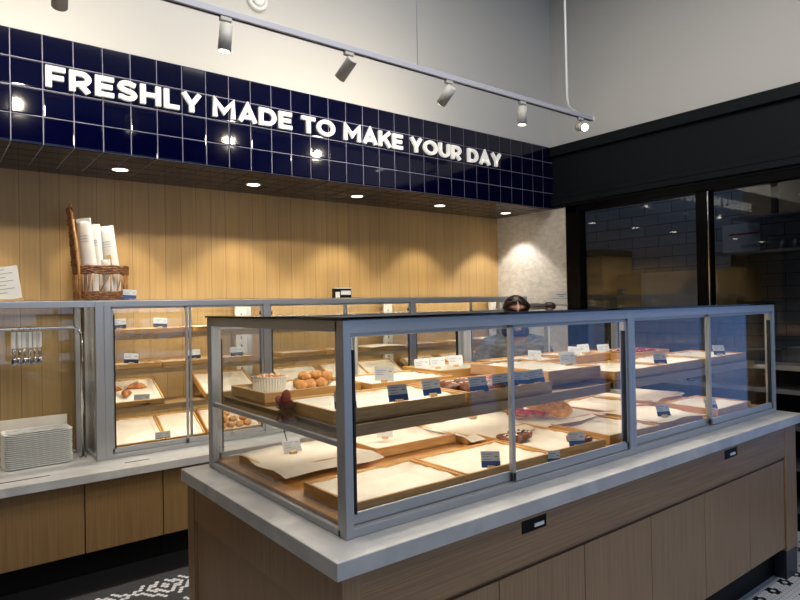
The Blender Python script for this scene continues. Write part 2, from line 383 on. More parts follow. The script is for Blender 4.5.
def glyph(c):
    h = hw
    if c == 'F': return .72, [[(h, 0), (h, 1)], [(h, 1-h), (.72, 1-h)], [(h, .5-.03), (.66, .5-.03)]]
    if c == 'E': return .74, [[(h, 0), (h, 1)], [(h, 1-h), (.74, 1-h)], [(h, .5), (.68, .5)], [(h, h), (.74, h)]]
    if c == 'L': return .68, [[(h, 1), (h, 0)], [(h, h), (.68, h)]]
    if c == 'H': return .88, [[(h, 0), (h, 1)], [(.88-h, 0), (.88-h, 1)], [(h, .5), (.88-h, .5)]]
    if c == 'T': return .82, [[(0, 1-h), (.82, 1-h)], [(.41, 1), (.41, 0)]]
    if c == 'Y': return .94, [[(.10, 1.0), (.47, .40), (.84, 1.0)], [(.47, .45), (.47, 0)]]
    if c == 'K': return .90, [[(h, 0), (h, 1)], [(h, .32), (.80, 1.0)], [(.40, .60), (.80, 0)]]
    if c == 'A': return 1.0, [[(.11, 0), (.50, .93), (.89, 0)], [(.2, .27), (.8, .27)]]
    if c == 'M': return 1.12, [[(h, 0), (h, .94), (.56, .33), (1.12-h, .94), (1.12-h, 0)]]
    if c == 'O': return 1.12, [('c', arc(.56, .5, .56-h, .5-h+.01, 0, 360, 28)[:-1])]
    if c == 'U': return .90, [[(h, 1)]+arc(.45, .42, .45-h, .42-h, 180, 360, 14)+[(.90-h, 1)]]
    if c == 'D': return .94, [[(h, 0), (h, 1)], [(h, 1-h), (.42, 1-h)]+arc(.44, .5, .5-h, .5-h, 90, -90, 16)+[(h, h)]]
    if c == 'R': return .84, [[(h, 0), (h, 1)], [(h, 1-h), (.44, 1-h)]+arc(.46, .655, .26, .345-h, 90, -90, 12)+[(h, .31+h*.0)], [(.42, .36), (.72, 0)]]
    if c == 'S': return .80, [[(.74, .80)]+arc(.42, .72, .27, .28-h, 40, 90, 5)+arc(.38, .70, .26, .30-h, 95, 255, 12)+arc(.42, .29, .27, .29-h+.01, 80, -90, 12)+arc(.38, .29, .28, .29-h, 265, 220, 5)+[(.05, .18)]]
text = 'FRESHLY MADE TO MAKE YOUR DAY'
sign = thing('wall_sign', 'large white raised letters reading FRESHLY MADE TO MAKE YOUR DAY on blue tiles', 'sign', (-.408, YF-.004, 2.812))
adv = 0; pos = []
for ch in text:
    if ch == ' ': adv += .43; continue
    wd = glyph(ch)[0]; pos.append((ch, adv)); adv += wd+(.10 if ch in 'LYTAK' else .14)
H = .118; sx = 3.645/((adv-.14)*H)
for ch, a in pos:
    b = MB()
    for st in glyph(ch)[1]:
        cl = st[0] == 'c'; ribbon(b, st[1] if cl else st, w_, -.022, -.002, cl, sx, a*sx*H, 0, H)
    b.build('letter', M['letter'], sign)

# ------------------------------------------------------------------ recessed downlights in the bulkhead
DX = [.069, .998, 1.925, 2.852, 3.75, -.86, -1.79]
DL = ['above the left end of the oak wall', 'second from the left in the tiled soffit', 'in the middle of the tiled soffit', 'fourth from the left in the tiled soffit', 'next to the plaster wall']
for i, x in enumerate(DX):
    lab = 'round recessed downlight '+DL[i] if i < 5 else 'round recessed downlight left of the wicker basket, %s' % ('nearer' if i == 5 else 'farther')
    t = thing('downlight', lab, 'ceiling light', (x, 2.765, ZB-.003), 0, 'downlights in the tiled soffit')
    b = MB(); b.lathe([(.052, 0), (.056, -.004), (.050, -.006), (.046, -.003)], n=28); b.build('trim_ring', M['fixture'], t)
    b = MB(); b.cyl((0, 0, -.001), (0, 0, -.0045), .045, n=28); b.build('lamp_lens', M['lamp'], t)
    light('spot', 'SPOT', (x, 2.765, ZB-.012), (x, 2.80, 0), 34 if i != 4 else 46, (1, .90, .72) if i != 4 else (1, .94, .86), t, spot_size=math.radians(92), spot_blend=.35, shadow_soft_size=.04)

# ------------------------------------------------------------------ lighting track and its spotlights
tr = thing('lighting_track', 'long white lighting track hanging in front of the blue tile wall', 'lighting track', (0, 1.47, 3.06))
b = MB(); b.box(-3.3, 3.37, -.018, .018, -.018, .018, 0, .003); b.build('rail', M['track'], tr)
b = MB(); b.box(-3.28, 3.34, -.006, .006, -.0185, -.016); b.build('slot', M['black'], tr)
b = MB(); b.box(3.37, 3.385, -.02, .02, -.02, .02, 0, .003); b.build('end_cap', M['plastic'], tr)
for x in (1.53, -1.5):
    b = MB(); b.cyl((x, 0, .018), (x, 0, ZC-3.06), .0022, n=6); b.build('hanger_wire', M['track'], tr)
b = MB(); b.tube([(3.05, 0, ZC-3.06), (3.052, 0, .5), (3.055, 0, .12), (3.07, 0, .05), (3.12, 0, .028), (3.2, 0, .022)], .009, 8); b.build('power_conduit', M['plastic'], tr)
b = MB(); b.tube([(3.10, .0, .02)]+[(3.2+.1*math.cos(a), 0, .02+.06*math.sin(a)) for a in [PI*(1-k/8) for k in range(9)]], .003, 6); b.build('cable_loop', M['plastic'], tr)
SP = [(-.47, (.1, .9, -.5), 'cylinder spotlight at the top left edge above the tiles'), (.27, (-.05, .12, -1), 'cylinder spotlight pointing straight down above MADE'),
      (1.01, (-.15, .62, -.5), 'cylinder spotlight tilted to the wall beside the hanger wire'), (1.795, (-.1, .62, -.55), 'cylinder spotlight tilted to the wall above YOUR'),
      (2.52, (0, .06, -1), 'lit cylinder spotlight pointing down above DAY'), (3.22, (-.5, -.75, -.28), 'small cylinder spotlight at the right end of the track'),
      (-1.2, (0, .6, -.6), 'cylinder spotlight beyond the left edge of the picture')]
for x, d, lab in SP:
    t = thing('track_spotlight', lab, 'spotlight', (x, 1.47, 3.042), 0, 'spotlights on the white track')
    d = Vector(d).normalized(); dn = Vector((0, 0, -.075)); c0 = dn-d*.035; c1 = dn+d*.095
    b = MB(); b.box(-.03, .03, -.014, .014, -.022, 0, 0, .003); b.build('adapter', M['fixture'], t)
    b = MB(); b.cyl((0, 0, -.02), dn, .006, n=10); b.build('stem', M['fixture'], t)
    b = MB(); b.cyl(c0, c1, .033, n=28); b.cyl(c0-d*.004, c0, .029, .033, n=28); b.build('lamp_housing', M['fixture'], t)
    b = MB(); b.cyl(c1, c1+d*.002, .027, n=24); b.build('lamp_lens', M['lamp'], t)
    p = Vector((x, 1.47, 3.042))+c1+d*.01
    big = d.y > .4
    light('spot', 'SPOT', p, p+(Vector((d.x*.4, .9, .02)) if big else d), 28 if big else 18, (1, .87, .66), t, spot_size=math.radians(150 if big else 80), spot_blend=1, shadow_soft_size=.03)

# detector on the upper wall
t = thing('smoke_detector', 'round white detector with a small green light high on the wall', 'detector', (.86, YF, 3.66))
b = MB(); b.cyl((0, 0, 0), (0, -.03, 0), .075, .07, n=32); b.cyl((0, -.03, 0), (0, -.045, 0), .05, .04, n=24); b.build('body', M['plastic'], t)
b = MB(); b.ball((.01, -.047, -.02), .004, .004, .004); b.build('indicator_light', mat('green_led', (120, 255, 170), .5, emit=(120, 255, 170), es=3), t)
# ================================================================== GLASS DISPLAY CASES
def rail(b, x0, x1, y0, y1, z0, z1, mi=0): b.box(x0, x1, y0, y1, z0, z1, mi, .0025)
def make_case(name, label, loc, L, D, H, posts, doors, back_doors, lid, group=None):
    """aluminium and glass counter case; posts = post centres, doors = list of (x0, xm, x1)"""
    t = thing(name, label, 'display case', loc, 0, group)
    b = MB()
    for x0, x1 in posts:
        for y0 in (-.0008, D-.0442): rail(b, x0, x1, y0, y0+.045, 0, H-.0006)
    for y0 in (0, D-.045):
        rail(b, .02, L-.02, y0, y0+.045, H-.04, H); rail(b, .02, L-.02, y0, y0+.045, 0, .026)
    for x0 in (0, L-.03):
        rail(b, x0, x0+.03, .03, D-.03, H-.035, H); rail(b, x0, x0+.03, .03, D-.03, 0, .022)
    b.build('frame', M['metal'], t)
    ov = .013 if lid == 'black' else .024
    for side in (0, 1):
        if side and not back_doors: continue
        for k, (a, m, c) in enumerate(doors):
            for q, (u, v) in enumerate(((a, m+ov), (m-ov, c))):
                yo = (.007 if q else .024)
                y = yo if not side else D-yo-.012
                b = MB(); z0, z1 = .028, H-.04
                for x in (u, v-.016): rail(b, x, x+.016, y, y+.012, z0, z1)
                rail(b, u, v, y, y+.012, z0, z0+.034); rail(b, u, v, y, y+.012, z1-.012, z1)
                d = b.build('sliding_door', M['metal'], t)
                bx('glass_pane', M['glass'], d, u+.014, v-.014, y+.003, y+.008, z0+.03, z1-.01)
                xh = u+.017 if q == 0 else v-.017-.007
                bx('finger_pull', M['metal_dark'], d, xh, xh+.007, y-.003 if not side else y+.003, y+.016, z0+.03, z1-.05)
    if not back_doors:
        bx('back_glass', M['glass'], t, .03, L-.03, D-.02, D-.015, .02, H-.03)
    for x0 in (.012, L-.017): bx('side_glass', M['glass'], t, x0, x0+.005, .04, D-.04, .018, H-.03)
    if lid == 'black': bx('top_panel', M['lid'], t, -.006, L+.006, -.006, D+.006, H, H+.008, .002)
    else: bx('top_glass', M['glass'], t, .0, L, .0, D, H+.0005, H+.006)
    return t

# ------------------------------------------------ island: cabinet, counter, glass case
IW, IL, IZ0, IZ1 = 1.0701, 2.9953, .9, 1.532
cab = thing('counter_cabinet', 'brown oak veneered island cabinet under the grey counter with black toe kick', 'cabinet', (1.45, .5, 0))
def P(name, m, x0, x1, y0, y1, z0, z1, bev=.0015, par=None): return bx(name, m, par or cab, x0-1.45, x1-1.45, y0-.5, y1-.5, z0, z1, bev)
cx0, cx1, cy0, cy1 = -.078, 2.975, -.102, 1.10
P('body', M['walnut'], cx0+.02, cx1-.02, cy0+.03, cy1-.03, .18, .846)
for y0 in (cy0, cy1-.022):
    b = MB()
    if y0 == cy0:   # apron with two cut-outs for the sockets
        xs = [cx0+.0, .631, .762, 2.104, 2.244, 2.822]
        for i in range(0, 6, 2): b.box(xs[i]-1.45, xs[i+1]-1.45, y0-.5, y0+.02-.5, .686, .848)
        for i in (1, 3): b.box(xs[i]-1.45, xs[i+1]-1.45, y0-.5, y0+.02-.5, .686, .790); b.box(xs[i]-1.45, xs[i+1]-1.45, y0-.5, y0+.02-.5, .835, .848)
    else: b.box(cx0-1.45, 2.822-1.45, y0-.5, y0+.02-.5, .686, .848)
    b.build('apron', M['walnut_h'], cab)
for x in (.631, 2.104):
    s = P('socket_recess', M['black'], x, x+.135, cy0+.004, cy0+.028, .788, .837, .001)
    MBs = MB(); MBs.box(x+.07-1.45, x+.12-1.45, cy0-.5+.001, cy0-.5+.006, .800, .812); MBs.build('socket_plate', M['plastic'], s)
seams = [-.02, .06, .523, .983, 1.443, 1.905, 2.378, 2.812]
for i in range(len(seams)-1):
    P('door' if i else 'corner_panel', M['walnut'], seams[i]+.0015, seams[i+1]-.0015, cy0+.004, cy0+.024, .182, .668)
    P('door' if i else 'corner_panel', M['walnut'], seams[i]+.0015, seams[i+1]-.0015, cy1-.026, cy1-.006, .182, .668)
P('shadow_rail', M['walnut_h'], cx0+.02, 2.82, cy0+.014, cy0+.032, .668, .686)
for x0, x1 in ((2.822, cx1), (cx0, cx0+.06)):
    for y0 in (cy0-.002, cy1-.07):
        P('corner_post', M['walnut'], x0-(.004 if x0 < 0 else 0), x1, y0, y0+.075, .16 if x0 > 0 else .1, .846)
        P('foot', M['foot'], x0+.002, x1-.002, y0+.004, y0+.07, 0, .16 if x0 > 0 else .1)
b = MB()   # framed end panel facing left
b.box(cx0-1.45, cx0+.02-1.45, cy0-.5, cy1-.5, .70, .846, 0, .0015); b.box(cx0-1.45, cx0+.02-1.45, cy1-.075-.5, cy1-.5, .10, .70, 0, .0015)
b.box(cx0-1.45, cx0+.02-1.45, cy0-.5, cy0+.08-.5, .10, .70, 0, .0015); b.box(cx0+.008-1.45, cx0+.02-1.45, cy0+.08-.5, cy1-.075-.5, .10, .70, 0)
b.build('end_panel', M['walnut'], cab)
P('toe_kick', M['toe'], cx0+.062, 2.90, cy0+.074, cy1-.072, 0, .158)
ct = MB(); ct.box(-.1022, 3.063, -.113, 1.122, .849, .8995, 0, .003)
tag(ct.build('countertop', M['marble']), 'thick grey stone countertop on the brown island cabinet', 'countertop')
isl = make_case('pastry_display_case', 'long aluminium framed glass pastry case with black top on the island counter', (0, 0, IZ0), IL, IW, IZ1-IZ0,
    [(0, .028), (1.462, 1.4868), (1.4872, 1.512), (IL-.028, IL)], [(.030, .731, 1.461), (1.513, 2.222, IL-.03)], True, 'black')
z = lambda v: v-IZ0
b = MB(); b.box(.02, IL-.02, .05, IW-.05, z(.912), z(.934)); b.build('deck', M['deck'], isl)
b = MB()
for x0, x1 in ((.044, 1.47), (1.50, IL-.04)):
    b.box(x0, x1, .105, 1.0, z(1.182), z(1.199)); b.box(x0, x1, .10, .112, z(1.165), z(1.202)); b.box(x0, x1, .995, 1.007, z(1.165), z(1.202))
    b.box(x0, x0+.012, .105, 1.0, z(1.165), z(1.202)); b.box(x1-.012, x1, .105, 1.0, z(1.165), z(1.202))
b.build('shelf', M['shelfedge'], isl)
for x in (.012, 1.4815, IL-.024):
    b = MB(); rail(b, x-.006, x+.010, .045, IW-.045, z(1.158), z(1.176)); b.build('shelf_support', M['metal'], isl)
for y in (.30, .80):
    bx('led_strip', M['plastic'], isl, .05, IL-.05, y-.006, y+.006, z(1.522), z(1.5318))
    for x in (.75, 2.24): light('led_light', 'AREA', (x, y, 1.518), (x, y, 1.15), 5.0 if x < 1 else 3.8, (1, .91, .77), isl, shape='RECTANGLE', size=1.36, size_y=.02)
    for x in (.75, 2.24): light('led_light', 'AREA', (x, y-.05, 1.175), (x, y-.05, .90), 2.9 if x < 1 else 2.2, (1, .91, .77), isl, shape='RECTANGLE', size=1.30, size_y=.02)

# ------------------------------------------------ back counter
BZ = .6247
for i, (x0, x1) in enumerate(((-1.57, -1.12), (-1.118, -.668), (-.666, -.2225), (-.2195, .2225), (.2255, .668), (.671, 1.113), (1.116, 1.558), (1.561, 2.0), (2.003, 2.445), (2.448, 2.89), (2.893, 3.33), (3.333, 3.99))):
    nm = ['', '', 'under the stack of trays', 'second from the left under the back counter', 'beside the island cabinet end', 'behind the island, first', 'behind the island, second', 'behind the island, third', 'behind the island, fourth', 'behind the island, fifth', 'behind the island, sixth', 'in the corner by the plaster wall']
    lab = 'light oak base cabinet '+(nm[i] if nm[i] else ('farthest left under the back counter' if i == 0 else 'beyond the left edge of the picture'))
    t = thing('base_cabinet', lab, 'cabinet', ((x0+x1)/2, 2.78, 0), 0, 'oak cabinets under the back counter'); w2 = (x1-x0)/2
    bx('carcass', M['oak_cab'], t, -w2, w2, -.28, .33, .15, .572)
    bx('door', M['oak_cab'], t, -w2+.002, w2-.002, -.302, -.282, .154, .566, .0015)
    bx('toe_kick', M['toe'], t, -w2, w2, -.23, .30, 0, .15)
b = MB(); b.box(-1.6, XR-.002, 2.4183, YW-.002, .574, BZ-.0005, 0, .003)
tag(b.build('countertop', M['marble']), 'grey stone countertop running along the oak wall', 'countertop')
for x0, x1, y0, lab in ((-.74, -.385, 2.545, 'long black slot strip let into the back counter at the left'), (.02, .165, 2.55, 'short dark marked strip on the back counter under the case')):
    b = MB(); b.box(x0, x1, y0, y0+.012, BZ-.0005, BZ+.0008); tag(b.build('counter_strip', M['metal_dark']), lab, 'strip')

# ------------------------------------------------ back case: one long case with 3 bays plus the open bay on the left
BX0 = -.103; BL = 3.995-BX0; BD = YW-.03-YC; BH = 1.6307-BZ
bc = make_case('pastry_display_case', 'tall glass and aluminium pastry case with four levels against the oak wall', (BX0, YC, BZ), BL, BD, BH,
    [(0, .05), (.05, .092), (1.14, 1.196), (2.545, 2.60), (BL-.04, BL)], [(.094, .588, 1.138), (1.198, 1.87, 2.543), (2.602, 3.3, BL-.042)], False, 'glass')
zz = lambda v: v-BZ
for zt in (1.408, 1.178, .928):
    b = MB()
    for x0, x1 in ((.10, 1.14), (1.20, 2.545), (2.605, BL-.045)):
        b.box(x0, x1, .05, BD-.03, zz(zt)-.014, zz(zt)); b.box(x0, x1, .044, .056, zz(zt)-.034, zz(zt)+.002)
    b.build('shelf', M['shelfedge'], bc)
b = MB(); b.box(.05, BL-.05, .046, BD-.02, .004, .03); b.build('deck', M['deck'], bc)
for x in (1.065, 2.50, 3.9):
    b = MB(); b.box(x, x+.09, BD-.048, BD-.024, .03, BH-.04)
    for k in range(14): b.box(x+.04, x+.05, BD-.050, BD-.047, .1+k*.06, .12+k*.06, 1)
    b.build('shelf_standard', [M['white_post'], M['black']], bc)
bx('led_strip', M['plastic'], bc, .1, BL-.1, .046, .060, BH-.034, BH-.012)
for x0, x1 in ((.0, 1.06), (1.1, 2.44), (2.5, 3.9)):
    for zt, e in ((BZ+BH-.04, 3.4), (1.37, 2.2), (1.14, 2.2), (.89, 2.2)):
        light('led_light', 'AREA', ((x0+x1)/2, YC+.075, zt), ((x0+x1)/2, YC+.26, zt-.22), e*(x1-x0)*.8, (1, .90, .74), bc, shape='RECTANGLE', size=(x1-x0)*.94, size_y=.015)
# open bay frame on the left: top rail, back post and glass back
t = thing('open_bay_frame', 'open aluminium bay with glass back over the stack of trays', 'frame', (-.8, YC, BZ))
b = MB(); rail(b, -.8, .697, .0, .045, BH-.04, BH); rail(b, -.8, .697, BD-.045, BD, BH-.035, BH); rail(b, .64, .675, BD-.05, BD-.005, 0, BH-.03)
rail(b, -.8, .64, BD-.04, BD-.01, 0, .02); b.build('frame', M['metal'], t)
bx('glass_pane', M['glass'], t, -.8, .64, BD-.022, BD-.017, .02, BH-.035); bx('top_glass', M['glass'], t, -.8, .697, 0, BD, BH+.0005, BH+.006)

# ================================================================== TRAYS, LINERS, TAGS
def tray(x, y, zb, w, d, rz, lab, liner=True, tilt=0, h=.045, over=None, paperlab=None, grp=None, seed=0):
    """shallow bamboo tray centred at x, y (w along local x, d along local y) with a baking paper liner"""
    t = thing('bamboo_tray', lab, 'tray', (x, y, zb), math.radians(rz), grp, math.radians(tilt))
    wt = .010; b = MB(); b.box(-w/2, w/2, -d/2, d/2, 0, .007); b.build('base', M['tray'], t)
    b = MB(); b.box(-w/2, w/2, -d/2, -d/2+wt, .001, h, 0, .0015); b.box(-w/2, w/2, d/2-wt, d/2, .001, h, 0, .0015)
    b.box(-w/2, -w/2+wt, -d/2+wt, d/2-wt, .001, h, 0, .0015); b.box(w/2-wt, w/2, -d/2+wt, d/2-wt, .001, h, 0, .0015); b.build('rim', M['tray'], t)
    if liner:
        r = random.Random(seed+int(x*977)+int(y*331)); n, m = 16, 12; ph = [r.uniform(0, 6) for _ in range(4)]
        b = MB(); vs = []
        ow, od = (w-2*wt-.004, d-2*wt-.004) if not over else over
        for j in range(m+1):
            for i in range(n+1):
                u, v = i/n-.5, j/m-.5; X, Y = u*ow, v*od
                e = max(abs(u), abs(v))*2
                if over:
                    z0 = h+.002+.003*math.sin(ph[0]+u*7+v*3)*math.sin(ph[1]+v*5)
                    dx = max(0, abs(X)-w/2, 0); dy = max(0, abs(Y)-d/2)
                    z0 -= .20*(dx+dy); z0 = max(z0, .006)
                    X += .012*math.sin(v*9+ph[2]); Y += .012*math.sin(u*8+ph[3])
                else:
                    z0 = .011+max(0, (e-.84)/.16)**1.5*(h-.016-r.uniform(0, .006))+.0015*math.sin(ph[0]+u*9)*math.sin(ph[1]+v*8)
                vs.append((X, Y, z0))
        fs = [(j*(n+1)+i, j*(n+1)+i+1, (j+1)*(n+1)+i+1, (j+1)*(n+1)+i) for j in range(m) for i in range(n)]
        b.add(vs, fs, 0, not over); nn = len(vs)
        o = b.build('paper_liner', M['paper']); sd = o.modifiers.new('thickness', 'SOLIDIFY'); sd.thickness = .0006
        o.location = (x, y, zb); o.rotation_euler = t.rotation_euler
        lp = lab.split(' ', 2)[2] if lab.startswith('bamboo tray') else lab
        tag(o, paperlab or ('white paper in '+(lab[7:] if len(lab.split()) > 12 else lab)), 'paper liner', grp.replace('trays', 'paper liners') if grp else None)
    return t
UZ, LZ = 1.2025, .9345
gU, gL = 'bamboo trays on the island shelf', 'bamboo trays on the island deck'
# upper shelf of the island (left bay)
tray(.327, .300, UZ, .555, .34, -1, 'bamboo tray at the near left of the island shelf with two blue cards', grp=gU)
tray(.283, .812, UZ, .44, .32, 0, 'bamboo tray holding the white fluted pan and puffs', grp=gU)
tray(.735, .735, UZ, .44, .33, -3, 'bamboo tray behind the two blue cards with one large white card', grp=gU)
tray(.855, .300, UZ, .46, .36, -2, 'bamboo tray of glazed braids beside the near left shelf tray', grp=gU)
tray(1.205, .850, UZ, .42, .30, 0, 'bamboo tray with three white cards along the back of the shelf', h=.05, grp=gU)
tray(1.335, .425, UZ+.024, .35, .50, -3, 'bamboo tray set crosswise and raised by the middle post', h=.05, grp=gU, seed=3)
b = MB(); b.box(-.13, .13, -.19, .19, 0, .0225, 0, .002); tag(b.build('riser_board', M['tray'], loc=(1.335, .425, UZ-.0005)), 'low bamboo board under the raised crosswise tray', 'board')
# upper shelf (right bay)
tray(1.76, .865, UZ, .44, .29, 0, 'bamboo tray at the back of the shelf before the grey jacket', grp=gU)
tray(2.26, .855, UZ, .50, .29, 1, 'bamboo tray at the back of the shelf right of the grey jacket', h=.05, grp=gU)
tray(1.765, .28, UZ, .46, .33, 0, 'bamboo tray just right of the middle post on the shelf', grp=gU)
tray(2.235, .29, UZ, .44, .33, 1, 'bamboo tray in the front row behind the right sliding door joint', grp=gU)
tray(2.70, .30, UZ, .44, .34, 0, 'bamboo tray at the right end of the island shelf front row', grp=gU)
tray(2.65, .745, UZ, .50, .30, 0, 'bamboo tray of strawberry topped pastries at the right back of the shelf', grp=gU)
# lower deck
tray(.292, .205, LZ, .465, .305, 0, 'bamboo tray at the near left corner of the island deck', grp=gL)
tray(.765, .205, LZ, .455, .305, 0, 'bamboo tray second from the near left corner of the island deck', grp=gL)
tray(1.190, .290, LZ, .355, .46, -2, 'bamboo tray of nut topped tarts by the left door joint', grp=gL)
tray(.740, .72, LZ, .445, .30, 0, 'bamboo tray in the second row of the deck behind the near left corner', grp=gL)
tray(.262, .72, LZ, .42, .31, 0, 'bamboo tray under the loose paper sheet at the island end', over=(.44, .47), grp=gL, paperlab='large loose paper sheet with drooping corner at the left end of the island')
tray(1.172, .67, LZ, .40, .33, 0, 'bamboo tray under the wide paper sheet in the middle of the deck', over=(.45, .46), grp=gL, paperlab='wide paper sheet spread left of the strawberry slices')
tray(1.66, .63, LZ, .42, .38, 0, 'bamboo tray under the strawberry slices and round waffles', over=(.53, .46), grp=gL, paperlab='paper sheet under the strawberry slices and round waffles')
tray(1.63, .275, LZ, .38, .42, -4, 'bamboo tray beside the middle post below the hanging paper', grp=gL)
tray(2.14, .61, LZ, .42, .38, 3, 'bamboo tray at the back of the deck seen left of the middle post', grp=gL)
tray(2.06, .245, LZ, .36, .34, -8, 'bamboo tray on the deck right of the middle post with navy card', over=(.38, .36), grp=gL)
tray(2.62, .64, LZ, .44, .34, 6, 'bamboo tray on the deck behind the right door joint', over=(.47, .38), grp=gL)
tray(2.60, .22, LZ, .40, .32, 0, 'bamboo tray at the right end of the island deck', grp=gL)

# back case trays
gB = 'bamboo trays in the wall case'
def btray(i, x, zb, w, d, tilt, lab, over=None, y=None, **k):
    dz = math.sin(math.radians(tilt))*d/2
    tray(x, y or (YC+.062+d/2*math.cos(math.radians(tilt))+.001), zb+dz+.0005, w, d, 0, lab, tilt=tilt, over=over, grp=gB, h=.034 if not tilt else .045, seed=i, **k)
btray(1, .27, 1.4085, .53, .28, 0, 'bamboo tray at the left of the top level of the wall case')
btray(2, .80, 1.4085, .45, .28, 0, 'bamboo tray at the top level left of the wall case post', over=(.47, .29))
btray(3, .155, 1.1785, .32, .28, 0, 'bamboo tray at the left of the second level of the wall case')
btray(4, .535, 1.1785, .42, .28, 0, 'bamboo tray right of the leftmost one on the second level')
btray(5, .89, 1.1785, .27, .28, 0, 'bamboo tray on the second level next to the wall case post')
btray(6, .165, .9285, .325, .30, 24, 'bamboo tray holding the croissants in the wall case')
btray(7, .81, .9285, .40, .30, 24, 'bamboo tray tilted beside the empty space on the third level')
btray(8, .165, .655, .325, .29, 27, 'bamboo tray at the bottom left of the wall case')
btray(9, .47, .655, .27, .29, 27, 'bamboo tray second from left on the bottom level of the wall case')
btray(10, .825, .655, .40, .29, 27, 'bamboo tray of round puffs on the bottom level of the wall case')
lv = ['top', 'second', 'third', 'bottom']
for q, zt in enumerate((1.4085, 1.1785, .9285, .655)):
    for k, (x, nm) in enumerate(((1.42, 'first'), (1.86, 'second'), (2.225, 'third'), (2.74, 'fourth'), (3.20, 'fifth'), (3.66, 'sixth'))):
        tl = 0 if q < 2 else 24
        btray(11+q*6+k, x, zt, .38, .28, tl, 'bamboo tray %s along the %s level right of the first post' % (nm, lv[q]), over=((.41, .30) if (k+q) % 3 == 0 and not tl else None))

def card(x, y, z, rz, lab, style='blue', w=.078, h=.062, lean=18, clip=True):
    """price card standing in a small wooden block; text lines are unreadable grey strokes as in the photo"""
    t = thing('price_card', lab, 'price card', (x, y, z), math.radians(rz), 'price cards in the pastry cases')
    t.rotation_euler = (0, math.radians(4*math.sin(x*37+y*91)), math.radians(rz))
    b = MB(); q = Matrix.Rotation(math.radians(-lean), 4, 'X'); cut = h*.40 if style != 'white' else 0
    def cb(x0, x1, y0, y1, z0, z1, mi):
        n = len(b.v); b.box(x0, x1, y0, y1, z0, z1, mi)
        b.v[n:] = [tuple(q @ Vector(v)) for v in b.v[n:]]
    cb(-w/2, w/2, -.0006, .0006, cut, h, 0)
    if cut: cb(-w/2, w/2, -.0006, .0006, 0, cut, 1)
    for k, (a, c) in enumerate(((-.42, .10), (-.42, -.05), (-.42, .0))):
        zz_ = h-(.010+k*.0095)
        if style == 'white': zz_ -= .006
        cb(a*w, c*w, -.0010, -.0005, zz_-.0016, zz_+.0010, 2)
    cb(.22*w, .40*w, -.0010, -.0005, h-.0215, h-.0175, 2)
    c = b.build('card', [M['card'], M['cardblue'] if style == 'blue' else M['carddark'], M['ink']], t); c.location.z = .006
    if clip:
        b = MB(); b.box(-.015, .015, -.010, .010, 0, .013, 0, .002); b.build('wooden_block', M['clip'], t)
V = -38   # roughly facing the customer side
u = UZ+.034; l = LZ+.030
cards = [
 (.115, .17, u, -15, 'price card with blue band nearest the island corner post', 'blue'), (.335, .175, u, -12, 'price card with blue band second from the corner post', 'blue'),
 (.51, .20, u, -12, 'price card with blue band third from the corner post', 'blue'), (.625, .655, u, -30, 'large white price card behind the pair of blue ones', 'white'),
 (1.03, .88, u, -40, 'white price card, left of the three at the back of the shelf', 'white'), (1.145, .89, u, -40, 'white price card, middle of the three at the back of the shelf', 'white'),
 (1.28, .90, u, -40, 'white price card, right of the three at the back of the shelf', 'white'),
 (.68, .13, u, -20, 'price card with blue band left of the left door joint', 'blue'), (.81, .135, u, -20, 'price card with blue band right of the left door joint', 'blue'),
 (.92, .135, u, -20, 'price card with blue band before the danish pastries', 'blue'), (1.01, .13, u, -20, 'price card with blue band rightmost of the five on the shelf edge', 'blue'),
 (1.31, .20, UZ+.085, -30, 'small grey price card on the crosswise tray', 'white'), (1.80, .80, u, -40, 'white price card standing in front of the grey jacket', 'white'),
 (2.17, .80, u, -40, 'white price card right of the grey jacket', 'white'), (2.38, .88, u, -40, 'white price card far back near the middle post', 'white'), (2.45, .78, u, -40, 'wide white price card at the back right of the left bay', 'white'),
 (2.03, .17, u, -25, 'price card with navy band on the shelf right of the middle post', 'navy'), (2.74, .20, u, -30, 'price card with navy band on the shelf right of the last door joint', 'navy'),
 (.70, .76, l, -25, 'tiny white price card in the second row of the deck', 'white'), (.685, .085, l, -24, 'price card with blue band in the front of the second deck tray', 'blue'),
 (1.19, .075, l, -24, 'price card with blue band in front of the single tart', 'blue'), (.215, .72, LZ+.048, -8, 'plain white price card on the loose paper at the island end', 'white'),
 (1.98, .13, LZ+.048, -25, 'price card with navy band low on the right bay paper', 'navy'), (2.44, .11, l, -25, 'price card with blue band low at the right end of the case', 'blue'),
]
for c in cards: card(*c, lean=20 if c[5] != 'white' else 26, w=.085 if 'large white' in c[4] else .074, h=.064 if 'large white' in c[4] else .058)
card(.985, .035, LZ+.001, -16, 'price card leaning on the tray rims left of the single tart', 'blue', clip=False, w=.056, h=.05, lean=8)
for x, y, lab in ((1.08, .80, 'wooden block left of the flat card on the wide paper sheet'), (1.24, .74, 'wooden block with fallen card on the wide paper sheet')):
    b = MB(); b.box(-.016, .016, -.011, .011, 0, .015, 0, .002); o = b.build('card_block', M['clip'], loc=(x, y, LZ+.051), rot=(0, 0, -.4)); tag(o, lab, 'card holder')
b = MB(); b.box(-.035, .035, -.024, .024, 0, .0012); tag(b.build('fallen_card', M['card'], loc=(1.265, .785, LZ+.052), rot=(.05, 0, -.3)), 'white card lying flat on the wide paper sheet behind its block', 'price card')
ys = YC+.07
